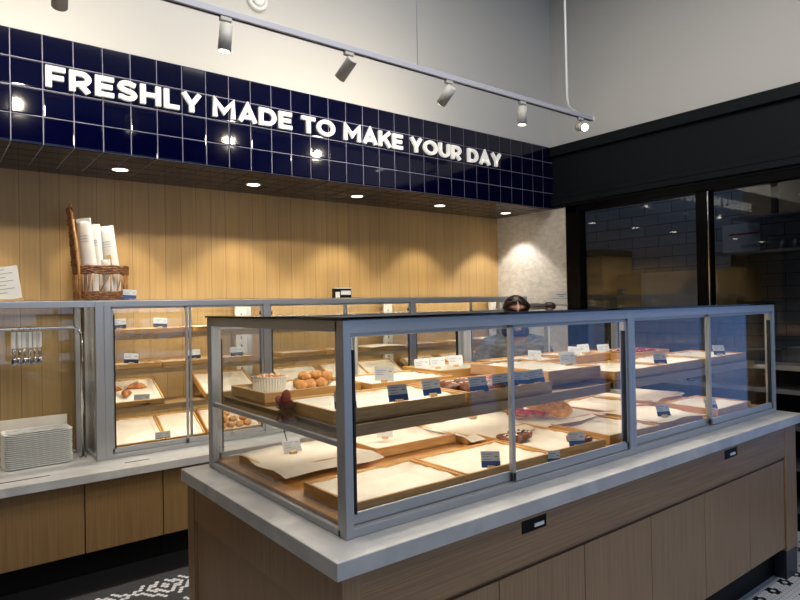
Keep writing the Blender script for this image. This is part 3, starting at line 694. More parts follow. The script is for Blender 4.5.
for x, zt, st, lab in ((.055, 1.421, 'navy', 'price card on the top level, left of two in the wall case'), (.315, 1.421, 'navy', 'price card on the top level, right of two in the wall case'),
        (.125, 1.191, 'navy', 'price card on the second level above the croissants'), (.545, 1.191, 'navy', 'price card on the second level behind the door joint'),
        (.86, 1.191, 'navy', 'price card on the second level seen through the island end'), (1.74, 1.421, 'navy', 'price card on the top level over the empty middle bay'),
        (2.32, 1.421, 'blue', 'price card on the top level seen between the posts')):
    card(x, ys+.012, zt+.020, -12, lab, st, lean=12, w=.088, h=.066)
for x, zt, lab in ((.18, .955, 'dark price card hanging below the croissants'), (.315, .69, 'dark price card hanging at the bottom left of the wall case')):
    card(x, YC+.056, zt-.02, -2, lab, 'navy', lean=3, clip=False, w=.10, h=.068)

# ================================================================== PASTRIES
def croissant(x, y, z, rz, lab, k=1, rx=0):
    t = thing('croissant', lab, 'croissant', (x, y, z), math.radians(rz), 'croissants in the wall case'); b = MB(); vs = []; n = 26; m = 14
    for i in range(n+1):
        a = -1.05+2.1*i/n; cx, cy = .068*math.sin(a)*1.15*k, (.045*(1-math.cos(a)))*-k
        e = 1-abs(i/n*2-1); r = (.006+.021*math.sin(e*PI/2)**.9)*k*(1+.14*abs(math.sin(i*PI/4.3)))
        for j in range(m):
            p = 2*PI*j/m; vs.append((cx+r*math.cos(p)*math.sin(a)*-.9*.6, cy+r*math.cos(p), .021*k+r*math.sin(p)*.82))
    b.add(vs, [(i*m+j, i*m+(j+1) % m, (i+1)*m+(j+1) % m, (i+1)*m+j) for i in range(n) for j in range(m)], 0, True)
    b.add(vs, [tuple(range(m)), tuple(range(n*m, n*m+m))]); b.build('body', M['crust'], t); t.rotation_euler.x = rx
tl = math.radians(24)
def ontilt(d, base=.9285, up=.014): return (YC+.063+d*math.cos(tl)-.0*up, base+d*math.sin(tl)+up)
for x, d, r, lab in ((.035, .20, 20, 'croissant partly behind the case post'), (.105, .125, 60, 'croissant in the middle, nearest the front'), (.200, .215, -8, 'croissant largest and rightmost on its tilted tray')):
    y, z_ = ontilt(d); croissant(x, y, z_, r, lab, .9, tl)
def puff(x, y, z, s, lab, grp, m='choux'):
    b = MB(); r = random.Random(int(x*1e4+y*1e3)); a = [r.uniform(0, 6) for _ in range(3)]
    b.ball((0, 0, s*.7), s, s, s*.78, 16, 10, 0, lambda d: 1+.16*math.sin(6*d.x+a[0])*math.sin(7*d.y+a[1])+.12*math.sin(10*d.z+a[2])*math.sin(8*d.x)+.05*math.sin(17*d.y))
    tag(b.build('cream_puff', M[m], loc=(x, y, z)), lab, 'cream puff', grp)
g = 'round puffs at the bottom of the wall case'
for i, (x, d, up) in enumerate(((.69, .05, 0), (.755, .05, 0), (.82, .055, 0), (.885, .05, 0), (.95, .055, 0), (.715, .115, 0), (.785, .115, 0), (.86, .12, 0), (.94, .12, 0), (.77, .08, .042), (.80, .115, .05))):
    y = YC+.075+d*.89; puff(x, y, .655+.012+d*.454+up, .030, 'golden bumpy round puff in the heap on the bottom tray', g)
g = 'golden puffs behind the fluted pan'
for i, (x, y, up) in enumerate(((.325, .855, 0), (.375, .865, 0), (.43, .86, 0), (.35, .91, 0), (.41, .915, 0), (.465, .90, 0), (.36, .885, .034), (.42, .885, .036), (.465, .87, .03))):
    puff(x, y, UZ+.014+up*.9, .0275, 'golden rough puff heaped on the tray right of the fluted pan', g)
# fluted pan with crumble loaf
t = thing('baking_pan', 'white fluted oval baking pan filled with crumble topped cake', 'baking pan', (.195, .885, UZ+.0145), math.radians(-38))
b = MB(); n = 72; vs = []
prof = [(.80, 0), (.82, .002), (.94, .058), (.99, .062), (.99, .065), (.93, .065), (.80, .006)]
for q, (k, zz_) in enumerate(prof):
    for i in range(n):
        a = 2*PI*i/n; rp = 1+(.028*math.cos(i*PI) if 0 < q < 3 or q > 5 else 0)
        vs.append((.078*k*rp*math.cos(a), .048*k*rp*math.sin(a), zz_))
b.add(vs, [(j*n+i, j*n+(i+1) % n, (j+1)*n+(i+1) % n, (j+1)*n+i) for j in range(len(prof)-1) for i in range(n)]); b.add(vs, [tuple(range(n))]); b.build('fluted_pan', M['foil'], t)
cake = MB(); cake.ball((0, 0, .058), .069, .042, .016, 24, 8); r = random.Random(5)
for i in range(90):
    a = r.uniform(0, 2*PI); k = math.sqrt(r.random()); s = r.uniform(.0035, .007)
    cake.ball((.066*k*math.cos(a), .040*k*math.sin(a), .073-.010*k*k), s, s, s*.8, 7, 4, 0 if r.random() < .7 else 1)
cake.build('crumble_cake', [M['crust'], M['sugar']], t)
def braid(x, y, z, rz, lab):
    t = thing('glazed_braid', lab, 'pastry', (x, y, z), math.radians(rz), 'glazed braids on the island shelf'); b = MB()
    b.ball((0, 0, .024), .038, .075, .026, 18, 16, 0, lambda d: 1+.10*math.cos(d.y*16+abs(d.x)*5))
    b.build('body', M['crust_dark'], t); r = random.Random(int(x*999)); b = MB(); c = MB()
    for i in range(9):
        yy = -.055+i*.0135; hh = .047*math.sqrt(max(.1, 1-(yy/.085)**2))
        (b if i % 2 else c).tube([(-.024, yy-.006, hh*.62+.006), (-.008, yy+.004, hh+.002), (.010, yy-.004, hh+.002), (.026, yy+.006, hh*.60+.006)], .0028, 6)
    b.build('icing', M['sugar'], t); c.build('chocolate_drizzle', M['choc'], t)
for i, (x, y, rz) in enumerate(((.685, .33, 10), (.735, .235, 4), (.80, .33, -6), (.79, .19, 25), (.84, .235, -4))):
    braid(x, y, UZ+.0145, rz, ['glazed braid at the left of the row beside the shelf tray', 'glazed braid second in the row, nearest the left', 'glazed braid behind the row in the middle', 'glazed braid at the front of the tray rim', 'glazed braid rightmost, by the blue price card'][i])
def danish(x, y, z, lab, grp, m='berry', s=1):
    t = thing('danish_pastry', lab, 'pastry', (x, y, z), random.uniform(0, 6), grp)
    b = MB(); b.lathe([(.030*s, 0), (.040*s, .008), (.041*s, .017), (.036*s, .024), (.028*s, .021), (.02*s, .016)], n=24, ripple=lambda a: 1+.05*math.sin(8*a)); b.build('pastry_base', M['crust'], t)
    b = MB(); r = random.Random(int(x*777+y*55))
    for i in range(8): a = i*PI/4; b.ball((.017*s*math.cos(a), .017*s*math.sin(a), .023), .009*s, .009*s, .010*s, 8, 6)
    b.ball((0, 0, .028), .011*s, .011*s, .013*s, 8, 6); b.build('fruit_topping', M[m], t)
    b = MB()
    for i in range(4): a = r.uniform(0, 6); b.ball((.030*s*math.cos(a), .030*s*math.sin(a), .023), .008, .006, .003, 8, 4)
    b.build('icing', M['sugar'], t)
g = 'fruit danishes on the braid tray'
for i, (x, y) in enumerate(((.915, .22), (.985, .20), (.945, .30), (1.02, .28), (.985, .37), (.90, .38))): danish(x, y, UZ+.0145, 'fruit topped danish %s behind the blue price cards' % ['at the front left', 'at the front right', 'in the middle left', 'in the middle right', 'at the back right', 'at the back left'][i], g)
g = 'strawberry pastries at the right back of the shelf'
k = 0
for j in range(2):
    for i in range(5):
        danish(2.455+i*.088+(.03 if j else 0), .665+j*.095, UZ+.0145, 'strawberry topped pastry %s of the five in the %s row' % (['first from the left', 'second', 'third', 'fourth', 'last'][i], ['front', 'rear'][j]), g, 'berry_d', 1.15)
def tart(x, y, z, lab):
    t = thing('nut_tart', lab, 'tart', (x, y, z), 0, 'round tarts on the island deck')
    t.scale = (1.3, 1.3, 1.05)
    b = MB(); b.lathe([(.034, 0), (.041, .004), (.043, .024), (.038, .026), (.030, .021), (.01, .021)], n=28); b.build('tart_shell', M['crust_dark'], t)
    b = MB(); r = random.Random(int(x*555))
    for i in range(26): a = r.uniform(0, 6.3); q = r.uniform(.0, .034); b.ball((q*math.cos(a), q*math.sin(a), .026), .006, .004, .003, 7, 4, i % 2)
    b.build('topping', [M['sugar'], M['choc']], t)
tart(1.07, .345, l-.004+.002, 'round nut topped tart half behind the left door joint'); tart(1.17, .37, l-.002, 'round nut topped tart right of the left door joint'); tart(1.285, .135, l-.002, 'single round tart behind its blue band price card')
def waffle(x, y, z, rz, ti, lab):
    b = MB(); n = 36
    b.lathe([(.05, 0), (.066, .003), (.070, .009), (.066, .015), (.060, .014)], n=n, ripple=lambda a: 1+.012*math.sin(11*a))
    for k in range(1, 5): b.tube([(.012*k*math.cos(a), .012*k*math.sin(a), .0145) for a in [2*PI*i/24 for i in range(24)]], .0022, 5, 0, True)
    b.cyl((0, 0, .010), (0, 0, .0142), .060, n=n)
    o = b.build('round_waffle', M['waffle'], loc=(x, y, z), rot=(math.radians(ti), 0, math.radians(rz))); tag(o, lab, 'waffle', 'round waffles on the paper')
pz = LZ+.056
waffle(1.585, .475, pz+.030, -42, 24, 'round golden waffle nearest the front, lying on the others'); waffle(1.61, .565, pz+.034, -46, 26, 'round golden waffle in the middle of the overlapping three'); waffle(1.63, .645, pz+.036, -50, 28, 'round golden waffle at the back of the overlapping three')
for i, (x, y, rz) in enumerate(((1.425, .60, 4), (1.475, .67, 8), (1.53, .74, 12), (1.50, .55, 2))):
    t = thing('strawberry_slice', 'long red strawberry slice %s beside the waffles' % ['at the front left', 'second from the front', 'at the back', 'nearest the waffles'][i], 'pastry', (x, y, pz+.006), math.radians(rz), 'strawberry slices on the paper')
    b = MB(); b.box(-.022, .022, -.062, .062, 0, .016, 0, .006); b.build('pastry_base', M['crust'], t); b = MB(); r = random.Random(i)
    for q in range(7): b.ball((r.uniform(-.006, .006), -.052+q*.017, .018), .016, .012, .009, 9, 6)
    b.build('strawberry_topping', M['berry'], t)
# dark red fabric flower on the shelf end
t = thing('red_flower', 'dark red fabric flower with a stem hanging from the island shelf edge', 'flower', (.040, .425, 1.192), math.radians(0)); b = MB()
for i in range(11):
    a = 2*PI*i/11; e = .025+.012*(i % 2); d = Vector((0, math.cos(a), math.sin(a)*.8+.25)).normalized()
    q = d.to_track_quat('Z', 'X'); b.ball(Vector((-.008, 0, .026))+d*e*1.0, .004, .021, e*.95, 10, 7, 0, None, q.to_matrix())
b.build('petals', M['red'], t); b = MB(); b.ball((-.014, 0, .012), .010, .020, .015, 10, 8, 0, lambda d: 1+.1*math.sin(14*d.y)); b.build('flower_centre', M['choc'], t)
b = MB(); b.tube([(-.010, 0, .0), (-.022, -.006, -.015), (-.022, -.018, -.045), (-.019, -.030, -.075)], .0022, 6); b.build('stem', M['choc'], t)
# ================================================================== THINGS ON AND AROUND THE WALL CASE
CT = 1.6307+.0065
# wicker basket shaped like a chair
t = thing('wicker_basket', 'brown wicker basket with a tall back holding white paper bags', 'basket', (-.02, 2.925, CT))
def ringpts(k=1, z=0, n=40, am=0, fr=0, ph=0, x0=-.155, x1=.155, yr=.115):
    out = []
    for i in range(n):
        a = 2*PI*i/n; ca, sa = math.cos(a), math.sin(a); p = .72
        out.append((.155*k*math.copysign(abs(ca)**p, ca), yr*k*math.copysign(abs(sa)**p, sa), z+am*math.sin(fr*a+ph)))
    return out
b = MB()
for q in range(5): b.tube([(x*(1+.02*math.sin(20*i/80*2*PI+q*PI)), y*(1+.02*math.sin(20*i/80*2*PI+q*PI)), z) for i, (x, y, z) in enumerate(ringpts(1, .008+q*.011, 80, .002, 9, q))], .0068, 6, 0, True)
b.build('woven_base', M['wicker'], t)
b = MB()
for q in range(5): b.tube([(x*(1+.025*math.sin(20*i/80*2*PI+q*PI)), y*(1+.025*math.sin(20*i/80*2*PI+q*PI)), z) for i, (x, y, z) in enumerate(ringpts(1.02, .175+q*.011, 80, .003, 9, q*2))], .0072, 6, 0, True)
b.build('woven_rim', M['wicker'], t)
b = MB(); rp = ringpts(1, 0, 26)
for i in range(26):
    x, y, _ = rp[i]; x2, y2, _ = rp[(i+1) % 26]
    b.tube([(x, y, .0), (x, y, .2)], .0042, 6)
    if i % 2: b.tube([(x, y, .05), (x2, y2, .175)], .0045, 6)
b.build('stake', M['wickerpole'], t)['kind'] = 'stuff'
b = MB(); b.box(-.14, .14, -.10, .10, .0, .006); b.build('basket_bottom', M['wicker'], t)
b = MB()   # tall back on the left side
for y in (-.095, -.03, .035, .10):
    b.tube([(-.145, y, .0), (-.150, y*.95, .2), (-.165, y*.8, .40), (-.185, y*.55, .60 if abs(y) > .05 else .615)], .0085 if y == -.095 else .006, 8)
b.ball((-.186, -.052, .612), .011, .011, .011); b.build('back_pole', M['wickerpole'], t)
b = MB(); r = random.Random(4)
for zc in (.23, .30, .36, .42, .50, .57):
    for q in range(3):
        zq = zc+q*.011; k = 1-(zq/.62)*.42; xx = -.150-(zq/.6)**2*.035
        b.tube([(xx+.010*math.sin(i*PI/1.5+q*PI), (-.105+.21*i/9)*k, zq+r.uniform(-.003, .003)) for i in range(10)], .0062, 6)
for i in range(5): b.tube([(-.155, -.09+.04*i, .21), (-.163, -.075+.035*i+.02, .32), (-.175, -.05+.025*i, .45), (-.184, -.04+.02*i, .58)], .0045, 6)
b.build('woven_back', M['wicker'], t)
def bag(x, y, z, rz, ty, h, w, lab, windowed=False):
    t = thing('paper_bag', lab, 'paper bag', (x, y, z), math.radians(rz)); t.rotation_euler = (0, math.radians(ty), math.radians(rz))
    b = MB(); n = 12; vs = []
    for j in range(n+1):
        v = j/n; wd = w*(1-.10*v); dp = .030*(1-v)**.7+.003+.004*math.sin(v*14+x*60)**2
        vs += [(-wd/2, -dp*.4, h*v), (-wd*.2, -dp, h*v), (wd*.25, -dp*.9, h*v), (wd/2, -dp*.3, h*v), (wd/2, dp*.3, h*v), (wd*.1, dp, h*v), (-wd/2, dp*.4, h*v)]
    b.add(vs, [(j*7+i, j*7+(i+1) % 7, (j+1)*7+(i+1) % 7, (j+1)*7+i) for j in range(n) for i in range(7)], 0, True); b.add(vs, [tuple(range(n*7, n*7+7)), tuple(range(6, -1, -1))])
    b.box(-w*.46, w*.46, -.006, .006, h-.026, h, 0, .002)
    b.build('body', M['bag'], t)
    if windowed:
        b = MB(); b.box(-w*.16, w*.16, -.0325, -.020, h*.25, h*.60); b.build('window_strip', mat('kraft_print', (206, 176, 120), .6), t)
    b = MB()
    for k in range(3): b.box(-w*.30, w*.18, -.014-.004, -.006, h*(.78-k*.035), h*(.78-k*.035)+.0025)
    b.build('print', mat('grey_blue_print', (128, 140, 160), .6), t)
bag(-.075, 2.895, CT+.008, -30, -6, .53, .095, 'white paper bag leaning left in the wicker basket, tallest')
bag(-.015, 2.95, CT+.008, -30, -5, .50, .085, 'white paper bag in the middle of the wicker basket')
bag(.065, 2.90, CT+.008, -34, -7, .49, .10, 'white paper bag with a kraft coloured strip at the right of the basket', True)
bag(.015, 2.86, CT+.008, -34, -5, .26, .06, 'shorter white paper bag at the front of the wicker basket')
card(.12, 2.80, CT+.001, -20, 'price card with blue band leaning on the wicker basket', 'blue', w=.085, h=.062, lean=14, clip=False)
# acrylic menu card at far left
t = thing('menu_card', 'white printed menu card in a slanted holder on the case at the far left', 'card', (-.60, 2.90, CT), math.radians(-16))
b = MB(); b.box(-.13, .13, -.002, .002, 0, .205)
for k in range(7): b.box(-.11, .06+(.04 if k % 2 else 0), -.0032, -.0018, .185-k*.024, .189-k*.024, 1)
o = b.build('sheet', [M['card'], M['ink']], t); o.rotation_euler = (math.radians(-10), math.radians(-9), 0)
bx('holder_foot', M['clip'], t, -.135, .135, -.02, .02, 0, .012)
# little black and white box
t = thing('small_box', 'small black and white box standing on top of the wall case', 'box', (1.90, 2.99, CT), math.radians(-10))
bx('body', M['black'], t, -.078, .078, -.03, .03, 0, .085, .002); bx('label', M['card'], t, -.02, .072, -.0315, -.030, .028, .062); bx('corner_label', M['card'], t, -.070, -.03, -.0315, -.030, .004, .052)
bx('lid_edge', M['card'], t, -.079, .079, -.031, .031, .080, .088)
# chrome hanging rail and tongs
t = thing('hanging_rail', 'bent chrome rail standing on the back counter by the wall case', 'rail', (-.15, 2.90, BZ))
pts = [(0, 0, 0), (0, 0, .70), (0, 0, .78)]+[(-.06+.06*math.cos(a), 0, .78+.06*math.sin(a)) for a in [PI/2*k/6 for k in range(1, 7)]]+[(-.35, 0, .84), (-.62, 0, .84)]
pts2 = [(-.62-.06*math.sin(a), 0, .78+.06*math.cos(a)) for a in [PI/2*k/6 for k in range(7)]]+[(-.68, 0, .5), (-.68, 0, 0)]
b = MB(); b.tube(pts+pts2, .0085, 12); b.build('tube', M['chrome'], t)
for x in (0, -.68):
    b = MB(); b.cyl((x, 0, 0), (x, 0, .006), .022); b.build('base_flange', M['chrome'], t)
tl_ = ['leftmost', 'second from the left', 'third from the left', 'fourth from the left', 'fifth from the left', 'rightmost']
for i in range(6):
    x = -.520+i*.027
    t = thing('serving_tongs', 'steel tongs with white grips hanging on the chrome rail, '+tl_[i], 'tongs', (x, 2.90, BZ+.84), math.radians((-30, 10, -20, 25, 0, -25)[i]), 'tongs on the chrome rail')
    b = MB(); b.tube([(.0, .010, -.002)]+[(.0, .012*math.cos(a), .012*math.sin(a)) for a in [PI*k/6 for k in range(7)]]+[(0, -.010, -.03)], .0022, 6); b.build('hook', M['chrome'], t)
    for s in (-1, 1):
        b = MB(); b.box(-.010, .010, s*.009-.005, s*.009+.005, -.118, -.018, 0, .004); b.build('grip', M['plastic'], t)
        b = MB(); b.tube([(0, s*.009, -.115), (0, s*.013, -.15), (0, s*.010, -.185)], .0035, 6); b.ball((0, s*.010, -.198), .013, .005, .022, 10, 7); b.build('scoop', M['chrome'], t)
# stack of trays
g = 'white plastic trays stacked on the back counter'
def ovalpts(w, d, r=.045, n=6):
    o = []
    for cx, cy, a0 in ((w/2-r, d/2-r, 0), (-w/2+r, d/2-r, 90), (-w/2+r, -d/2+r, 180), (w/2-r, -d/2+r, 270)):
        for k in range(n+1): a = math.radians(a0+90*k/n); o.append((cx+r*math.cos(a), cy+r*math.sin(a)))
    return o
NT = 17; proto = None
for i in range(NT):
    if proto is None:
        b = MB(); O = ovalpts(.37, .225); I = ovalpts(.33, .185, .03); rows = []
        lv_ = [(I, .0), (O, .010), (O, .0135), (ovalpts(.352, .207, .04), .0125), (ovalpts(.325, .18, .03), .004)]
        for pp, z_ in lv_: rows += [(x, y, z_) for x, y in pp]
        n = len(O); b.add(rows, [(j*n+k, j*n+(k+1) % n, (j+1)*n+(k+1) % n, (j+1)*n+k) for j in range(4) for k in range(n)], 0, False); b.add(rows, [tuple(range(n-1, -1, -1)), tuple(range(4*n, 5*n))])
        o = b.build('serving_tray', M['plastic']); proto = o
    else: o = proto.copy(); COL.objects.link(o)
    o.location = (-.405+random.uniform(-.002, .002), 2.915, BZ+.0005+i*.0123); o.rotation_euler = (0, 0, math.radians(2+random.uniform(-.5, .5)))
    tag(o, 'white plastic serving tray in the low stack below the hanging tongs' if i < NT-1 else 'topmost white serving tray in the stack, covered by a printed sheet', 'tray', g if i < NT-1 else None)
r = random.Random(8); b = MB(); b.box(-.155, .155, -.08, .08, 0, .0008)
for k in range(26): x = r.uniform(-.14, .11); y = r.uniform(-.07, .06); b.box(x, x+r.uniform(.012, .035), y, y+.004, .0006, .0012, 1)
o = b.build('printed_sheet', [M['card'], mat('blue_grey_print', (150, 156, 168), .7)], loc=(-.405, 2.915, BZ+.0005+NT*.0123+.002), rot=(0, 0, math.radians(2))); tag(o, 'white printed sheet lying on the topmost serving tray', 'paper')
b = MB(); b.box(-.585, -.215, 3.045, 3.052, BZ, BZ+.27, 0, .001); tag(b.build('splash_panel', M['paper']), 'pale upright panel leaning behind the stack of trays', 'panel')
t = thing('wall_notice', 'white printed notice fixed to the plaster wall beside the window', 'notice', (XR-.004, 2.32, 1.60)); b = MB(); b.box(-.002, .003, -.115, .115, -.05, .075)
b.box(-.0035, -.002, -.09, .02, .035, .045, 1); b.box(-.0035, -.002, -.06, -.01, .018, .026, 1); b.box(-.0035, -.002, -.10, .09, -.0, .004, 1); b.build('sheet', [M['card'], M['ink']], t)
b = MB(); b.box(-.012, .003, -.115, .115, -.062, -.052); b.build('ledge', M['metal'], t)

# ================================================================== BLACK OPEN SHELF UNIT ALONG THE WINDOW
t = thing('shelf_unit', 'low black open shelf unit standing along the window wall', 'shelf unit', (3.82, .35, 0))
bx('back_panel', M['black'], t, .16, .175, -.7, 1.75, .02, 1.10); bx('plinth', M['toe'], t, -.16, .16, -.7, 1.75, 0, .14)
for y in (-.7, .5, 1.73): bx('upright', M['black'], t, -.17, .16, y, y+.02, .02, 1.10)
for z_ in (.14, .42, .69, .93, 1.09):
    b = MB(); b.box(-.17, .16, -.7, 1.75, z_, z_+.012); b.box(-.18, -.17, -.7, 1.75, z_-.012, z_+.018); b.build('shelf', M['steel'], t)
nm = ['first', 'second', 'third', 'fourth', 'fifth', 'sixth', 'seventh']
for i in range(7):
    o = bx('gift_box', M['daylit_box'], None, -.06, .06, -.055, .055, 0, .075, .003); o.location = (3.73, 1.24-i*.14, .7025)
    tag(o, 'white box tinted daylight blue on the black shelf, %s from the plaster wall' % nm[i], 'box', 'daylight-tinted white boxes on the black shelf')

# ================================================================== KITCHEN BEHIND THE GLASS
KX = 6.0
b = MB(); b.box(KX, KX+.1, -.6, 4.4, 0, ZC); struct(b.build('wall_kitchen_back', M['kwall']))
b = MB(); b.box(XR+.1, KX+.1, 4.4, 4.5, 0, ZC); struct(b.build('wall_kitchen_left', M['kwall']))
b = MB(); b.box(XR+.1, KX+.1, -.6, -.5, 0, ZC); struct(b.build('wall_kitchen_right', M['dim_wall']))
b = MB(); b.box(XR+.12, KX+.1, YW+.3, 4.5, -.05, 0); struct(b.build('floor_kitchen', M['hexg']))
light('kitchen_ceiling_light', 'AREA', (4.95, 1.6, ZC-.1), (4.95, 1.6, 0), 15, (.92, .95, 1), shape='RECTANGLE', size=.6, size_y=3.2)
t = thing('kitchen_cabinet', 'tall tan cabinet with a dark top edge seen through the left window pane', 'cabinet', (5.66, 3.05, 0))
bx('body', M['kcab'], t, -.32, .3, -.34, .62, .04, 2.10, .004); bx('top_edge', M['kdark'], t, -.325, .305, -.345, .625, 2.10, 2.18, .002); bx('plinth', M['black'], t, -.30, .3, -.4, .58, 0, .04); bx('knob', M['steel'], t, -.34, -.32, -.36, -.34, 1.60, 1.63)
t = thing('kitchen_hood', 'pale flared hood panel with tan sides on the kitchen wall', 'hood', (5.7, 1.9, 1.45)); b = MB()
b.add([(-.3, -.35, 0), (-.3, .35, 0), (.28, .35, 0), (.28, -.35, 0), (-.3, -.62, .42), (-.3, .62, .42), (.28, .62, .42), (.28, -.62, .42)], [(0, 1, 5, 4), (1, 2, 6, 5), (2, 3, 7, 6), (3, 0, 4, 7), (4, 5, 6, 7), (0, 3, 2, 1)]); b.build('body', mat('cream_panel', (176, 170, 160), .6), t)
bx('side_panel', M['kcab'], t, -.31, .28, .36, .66, .02, .42); bx('side_panel', M['kcab'], t, -.31, .28, -.66, -.36, .02, .42)
t = thing('kitchen_table', 'stainless steel kitchen table behind the window glass', 'table', (5.4, 1.3, 0)); bx('top', M['steel'], t, -.35, .3, -1.6, 1.1, .90, .94, .004)
for y in (-1.5, 1.0):
    for x in (-.30, .25): bx('leg', M['steel'], t, x-.02, x+.02, y-.02, y+.02, 0, .90)
t = thing('wall_poster', 'grey white poster with a red stripe on the kitchen wall', 'poster', (KX-.006, 1.44, 2.22)); bx('sheet', mat('pale_poster', (168, 172, 178), .5), t, -.004, .004, -.19, .19, -.15, .15); bx('red_stripe', M['redstripe'], t, -.006, -.004, -.185, .12, .03, .05); bx('grey_label', M['ink'], t, -.006, -.004, -.16, .0, -.11, -.075)
t = thing('wall_shelf', 'long steel wall shelf in the kitchen carrying bins and small goods', 'shelf', (5.8, .5, 2.02)); bx('board', M['steel'], t, -.18, .19, -.95, 1.05, 0, .025); 
for y in (-.8, -.1, .9): bx('bracket', M['steel'], t, -.15, .19, y, y+.02, -.12, 0)
for i, (y, z0, h, lab) in enumerate(((1.15, 2.66, .16, 'green topped bin on the upper kitchen shelf, left of two'), (.82, 2.66, .30, 'green topped bin on the upper kitchen shelf, right of two'))):
    q = thing('storage_bin', lab, 'bin', (5.8, y, 2.40)); bx('body', M['cardboard'], q, -.12, .12, -.13, .13, 0, h+.26, .004); bx('green_top', M['green'], q, -.125, .125, -.135, .135, h+.26, h+.40, .004)
t = thing('wall_shelf', 'upper kitchen shelf under the two green topped bins', 'shelf', (5.8, .75, 2.375)); bx('board', M['steel'], t, -.18, .19, -1.2, .62, 0, .024)
r = random.Random(12)
for i in range(12):
    y = .95-i*.115; b = MB(); b.lathe([(.03, 0), (.036, .02), (.034, .07), (.02, .085), (.02, .095)], n=14)
    o = b.build('glass_jar', M['steel'], loc=(5.76, y, 2.046)); tag(o, 'small steel jar in the row on the kitchen wall shelf', 'jar', 'jars on the kitchen shelf')
for i in range(5):
    y = 1.0-i*.35; o = bx('metal_tin', M['steel'], None, -.1, .1, -.12, .12, 0, .14+.03*(i % 2), .006); o.location = (5.4, y, .941)
    tag(o, 'steel tin on the kitchen table, %s from the left' % nm[i], 'tin', 'tins on the kitchen table')

# ================================================================== PERSON behind the island
def skin(verts, edges, radii, name, res=2, rootv=0):
    me = bpy.data.meshes.new(name); me.from_pydata(verts, edges, []); o = bpy.data.objects.new(name, me); COL.objects.link(o)
    sk = o.modifiers.new('s', 'SKIN'); sk.use_smooth_shade = True
    for i, r_ in enumerate(radii): me.skin_vertices[0].data[i].radius = r_ if isinstance(r_, tuple) else (r_, r_)
    me.skin_vertices[0].data[rootv].use_root = True
    if res: sb = o.modifiers.new('b', 'SUBSURF'); sb.levels = sb.render_levels = res
    bpy.context.view_layer.update(); dg = bpy.context.evaluated_depsgraph_get()
    m2 = bpy.data.meshes.new_from_object(o.evaluated_get(dg)); bpy.data.objects.remove(o); return m2
def join_remesh(meshes, name, vox, material, parent, smooth=2):
    bm = bmesh.new()
    for m in meshes: bm.from_mesh(m)
    me = bpy.data.meshes.new(name); bm.to_mesh(me); bm.free(); o = bpy.data.objects.new(name, me); COL.objects.link(o)
    rm = o.modifiers.new('r', 'REMESH'); rm.mode = 'VOXEL'; rm.voxel_size = vox; rm.use_smooth_shade = True
    if smooth: sm = o.modifiers.new('k', 'SMOOTH'); sm.iterations = smooth; sm.factor = .5
    bpy.context.view_layer.update(); dg = bpy.context.evaluated_depsgraph_get()
    m2 = bpy.data.meshes.new_from_object(o.evaluated_get(dg)); bpy.data.objects.remove(o)
    m2.materials.clear(); m2.materials.append(material); o = bpy.data.objects.new(name, m2); COL.objects.link(o); o.parent = parent; return o
# local frame: -y is the way the person faces, x to their left as seen in the picture's right
face = math.radians(-38)
pr = thing('person', 'person with dark hair in a grey jacket bending over the far side of the island', 'person', (2.385, 1.47, -.0), face)
sh = 1.30
bodyV = [(0, .06, .90), (0, .05, 1.02), (0, .02, 1.16), (0, -.02, sh), (0, -.05, 1.375), (0, -.06, 1.42),
         (.10, .06, .86), (.11, .03, .48), (.11, .06, .09), (.11, -.10, .03), (-.10, .06, .86), (-.11, .03, .48), (-.11, .06, .09), (-.11, -.10, .03),
         (.16, -.02, 1.285), (.26, .03, 1.06), (.22, -.17, .985), (-.16, -.02, 1.285), (-.26, .03, 1.06), (-.22, -.17, .985), (.205, -.225, .975), (-.205, -.225, .975)]
bodyE = [(0, 1), (1, 2), (2, 3), (3, 4), (4, 5), (0, 6), (6, 7), (7, 8), (8, 9), (0, 10), (10, 11), (11, 12), (12, 13), (3, 14), (14, 15), (15, 16), (3, 17), (17, 18), (18, 19), (16, 20), (19, 21)]
bodyR = [(.15, .10), (.13, .09), (.14, .10), (.12, .09), .052, .050, (.085, .085), .055, .040, .032, (.085, .085), .055, .040, .032, .055, .040, .028, .055, .040, .028, (.030, .018), (.030, .018)]
parts = [skin(bodyV, bodyE, bodyR, 'b')]
for sd in (1, -1):   # four fingers and a thumb, each its own chain rooted in the palm
    for k, (dx, ln) in enumerate(((-.027, .070), (-.009, .078), (.009, .074), (.026, .060))):
        x = sd*.205+dx*sd; parts.append(skin([(x, -.235, .975), (x, -.262, .978), (x, -.262-ln*.42, .972), (x, -.262-ln*.75, .955), (x, -.262-ln*.92, .938)], [(0, 1), (1, 2), (2, 3), (3, 4)], [.010, .0092, .0086, .0080, .0070], 'f', 1))
    x = sd*.205; parts.append(skin([(x-sd*.018, -.225, .972), (x-sd*.042, -.245, .966), (x-sd*.050, -.272, .960), (x-sd*.046, -.292, .952)], [(0, 1), (1, 2), (2, 3)], [.013, .011, .010, .008], 'f', 1))
hd = MB(); hz = 1.515; hy = -.085; tq = Matrix.Rotation(math.radians(14), 3, 'X')
def hf(d):
    k = 1.0
    if d.z < -.2: k *= 1-.22*(-d.z-.2)
    if d.y < -.5: k *= .985
    return k
hd.ball((0, hy, hz), .076, .094, .112, 32, 22, 0, hf, tq)
hp = lambda v: Vector((0, hy, hz))+tq @ Vector(v)
hd.cyl(hp((0, -.088, .018)), hp((0, -.106, -.018)), .007, .013, 12); hd.ball(hp((0, -.104, -.020)), .014, .012, .010, 10, 8)
hd.ball(hp((0, -.086, -.050)), .024, .010, .007, 12, 6); hd.ball(hp((0, -.086, -.062)), .020, .010, .007, 12, 6); hd.ball(hp((0, -.070, -.094)), .026, .022, .018, 12, 8)
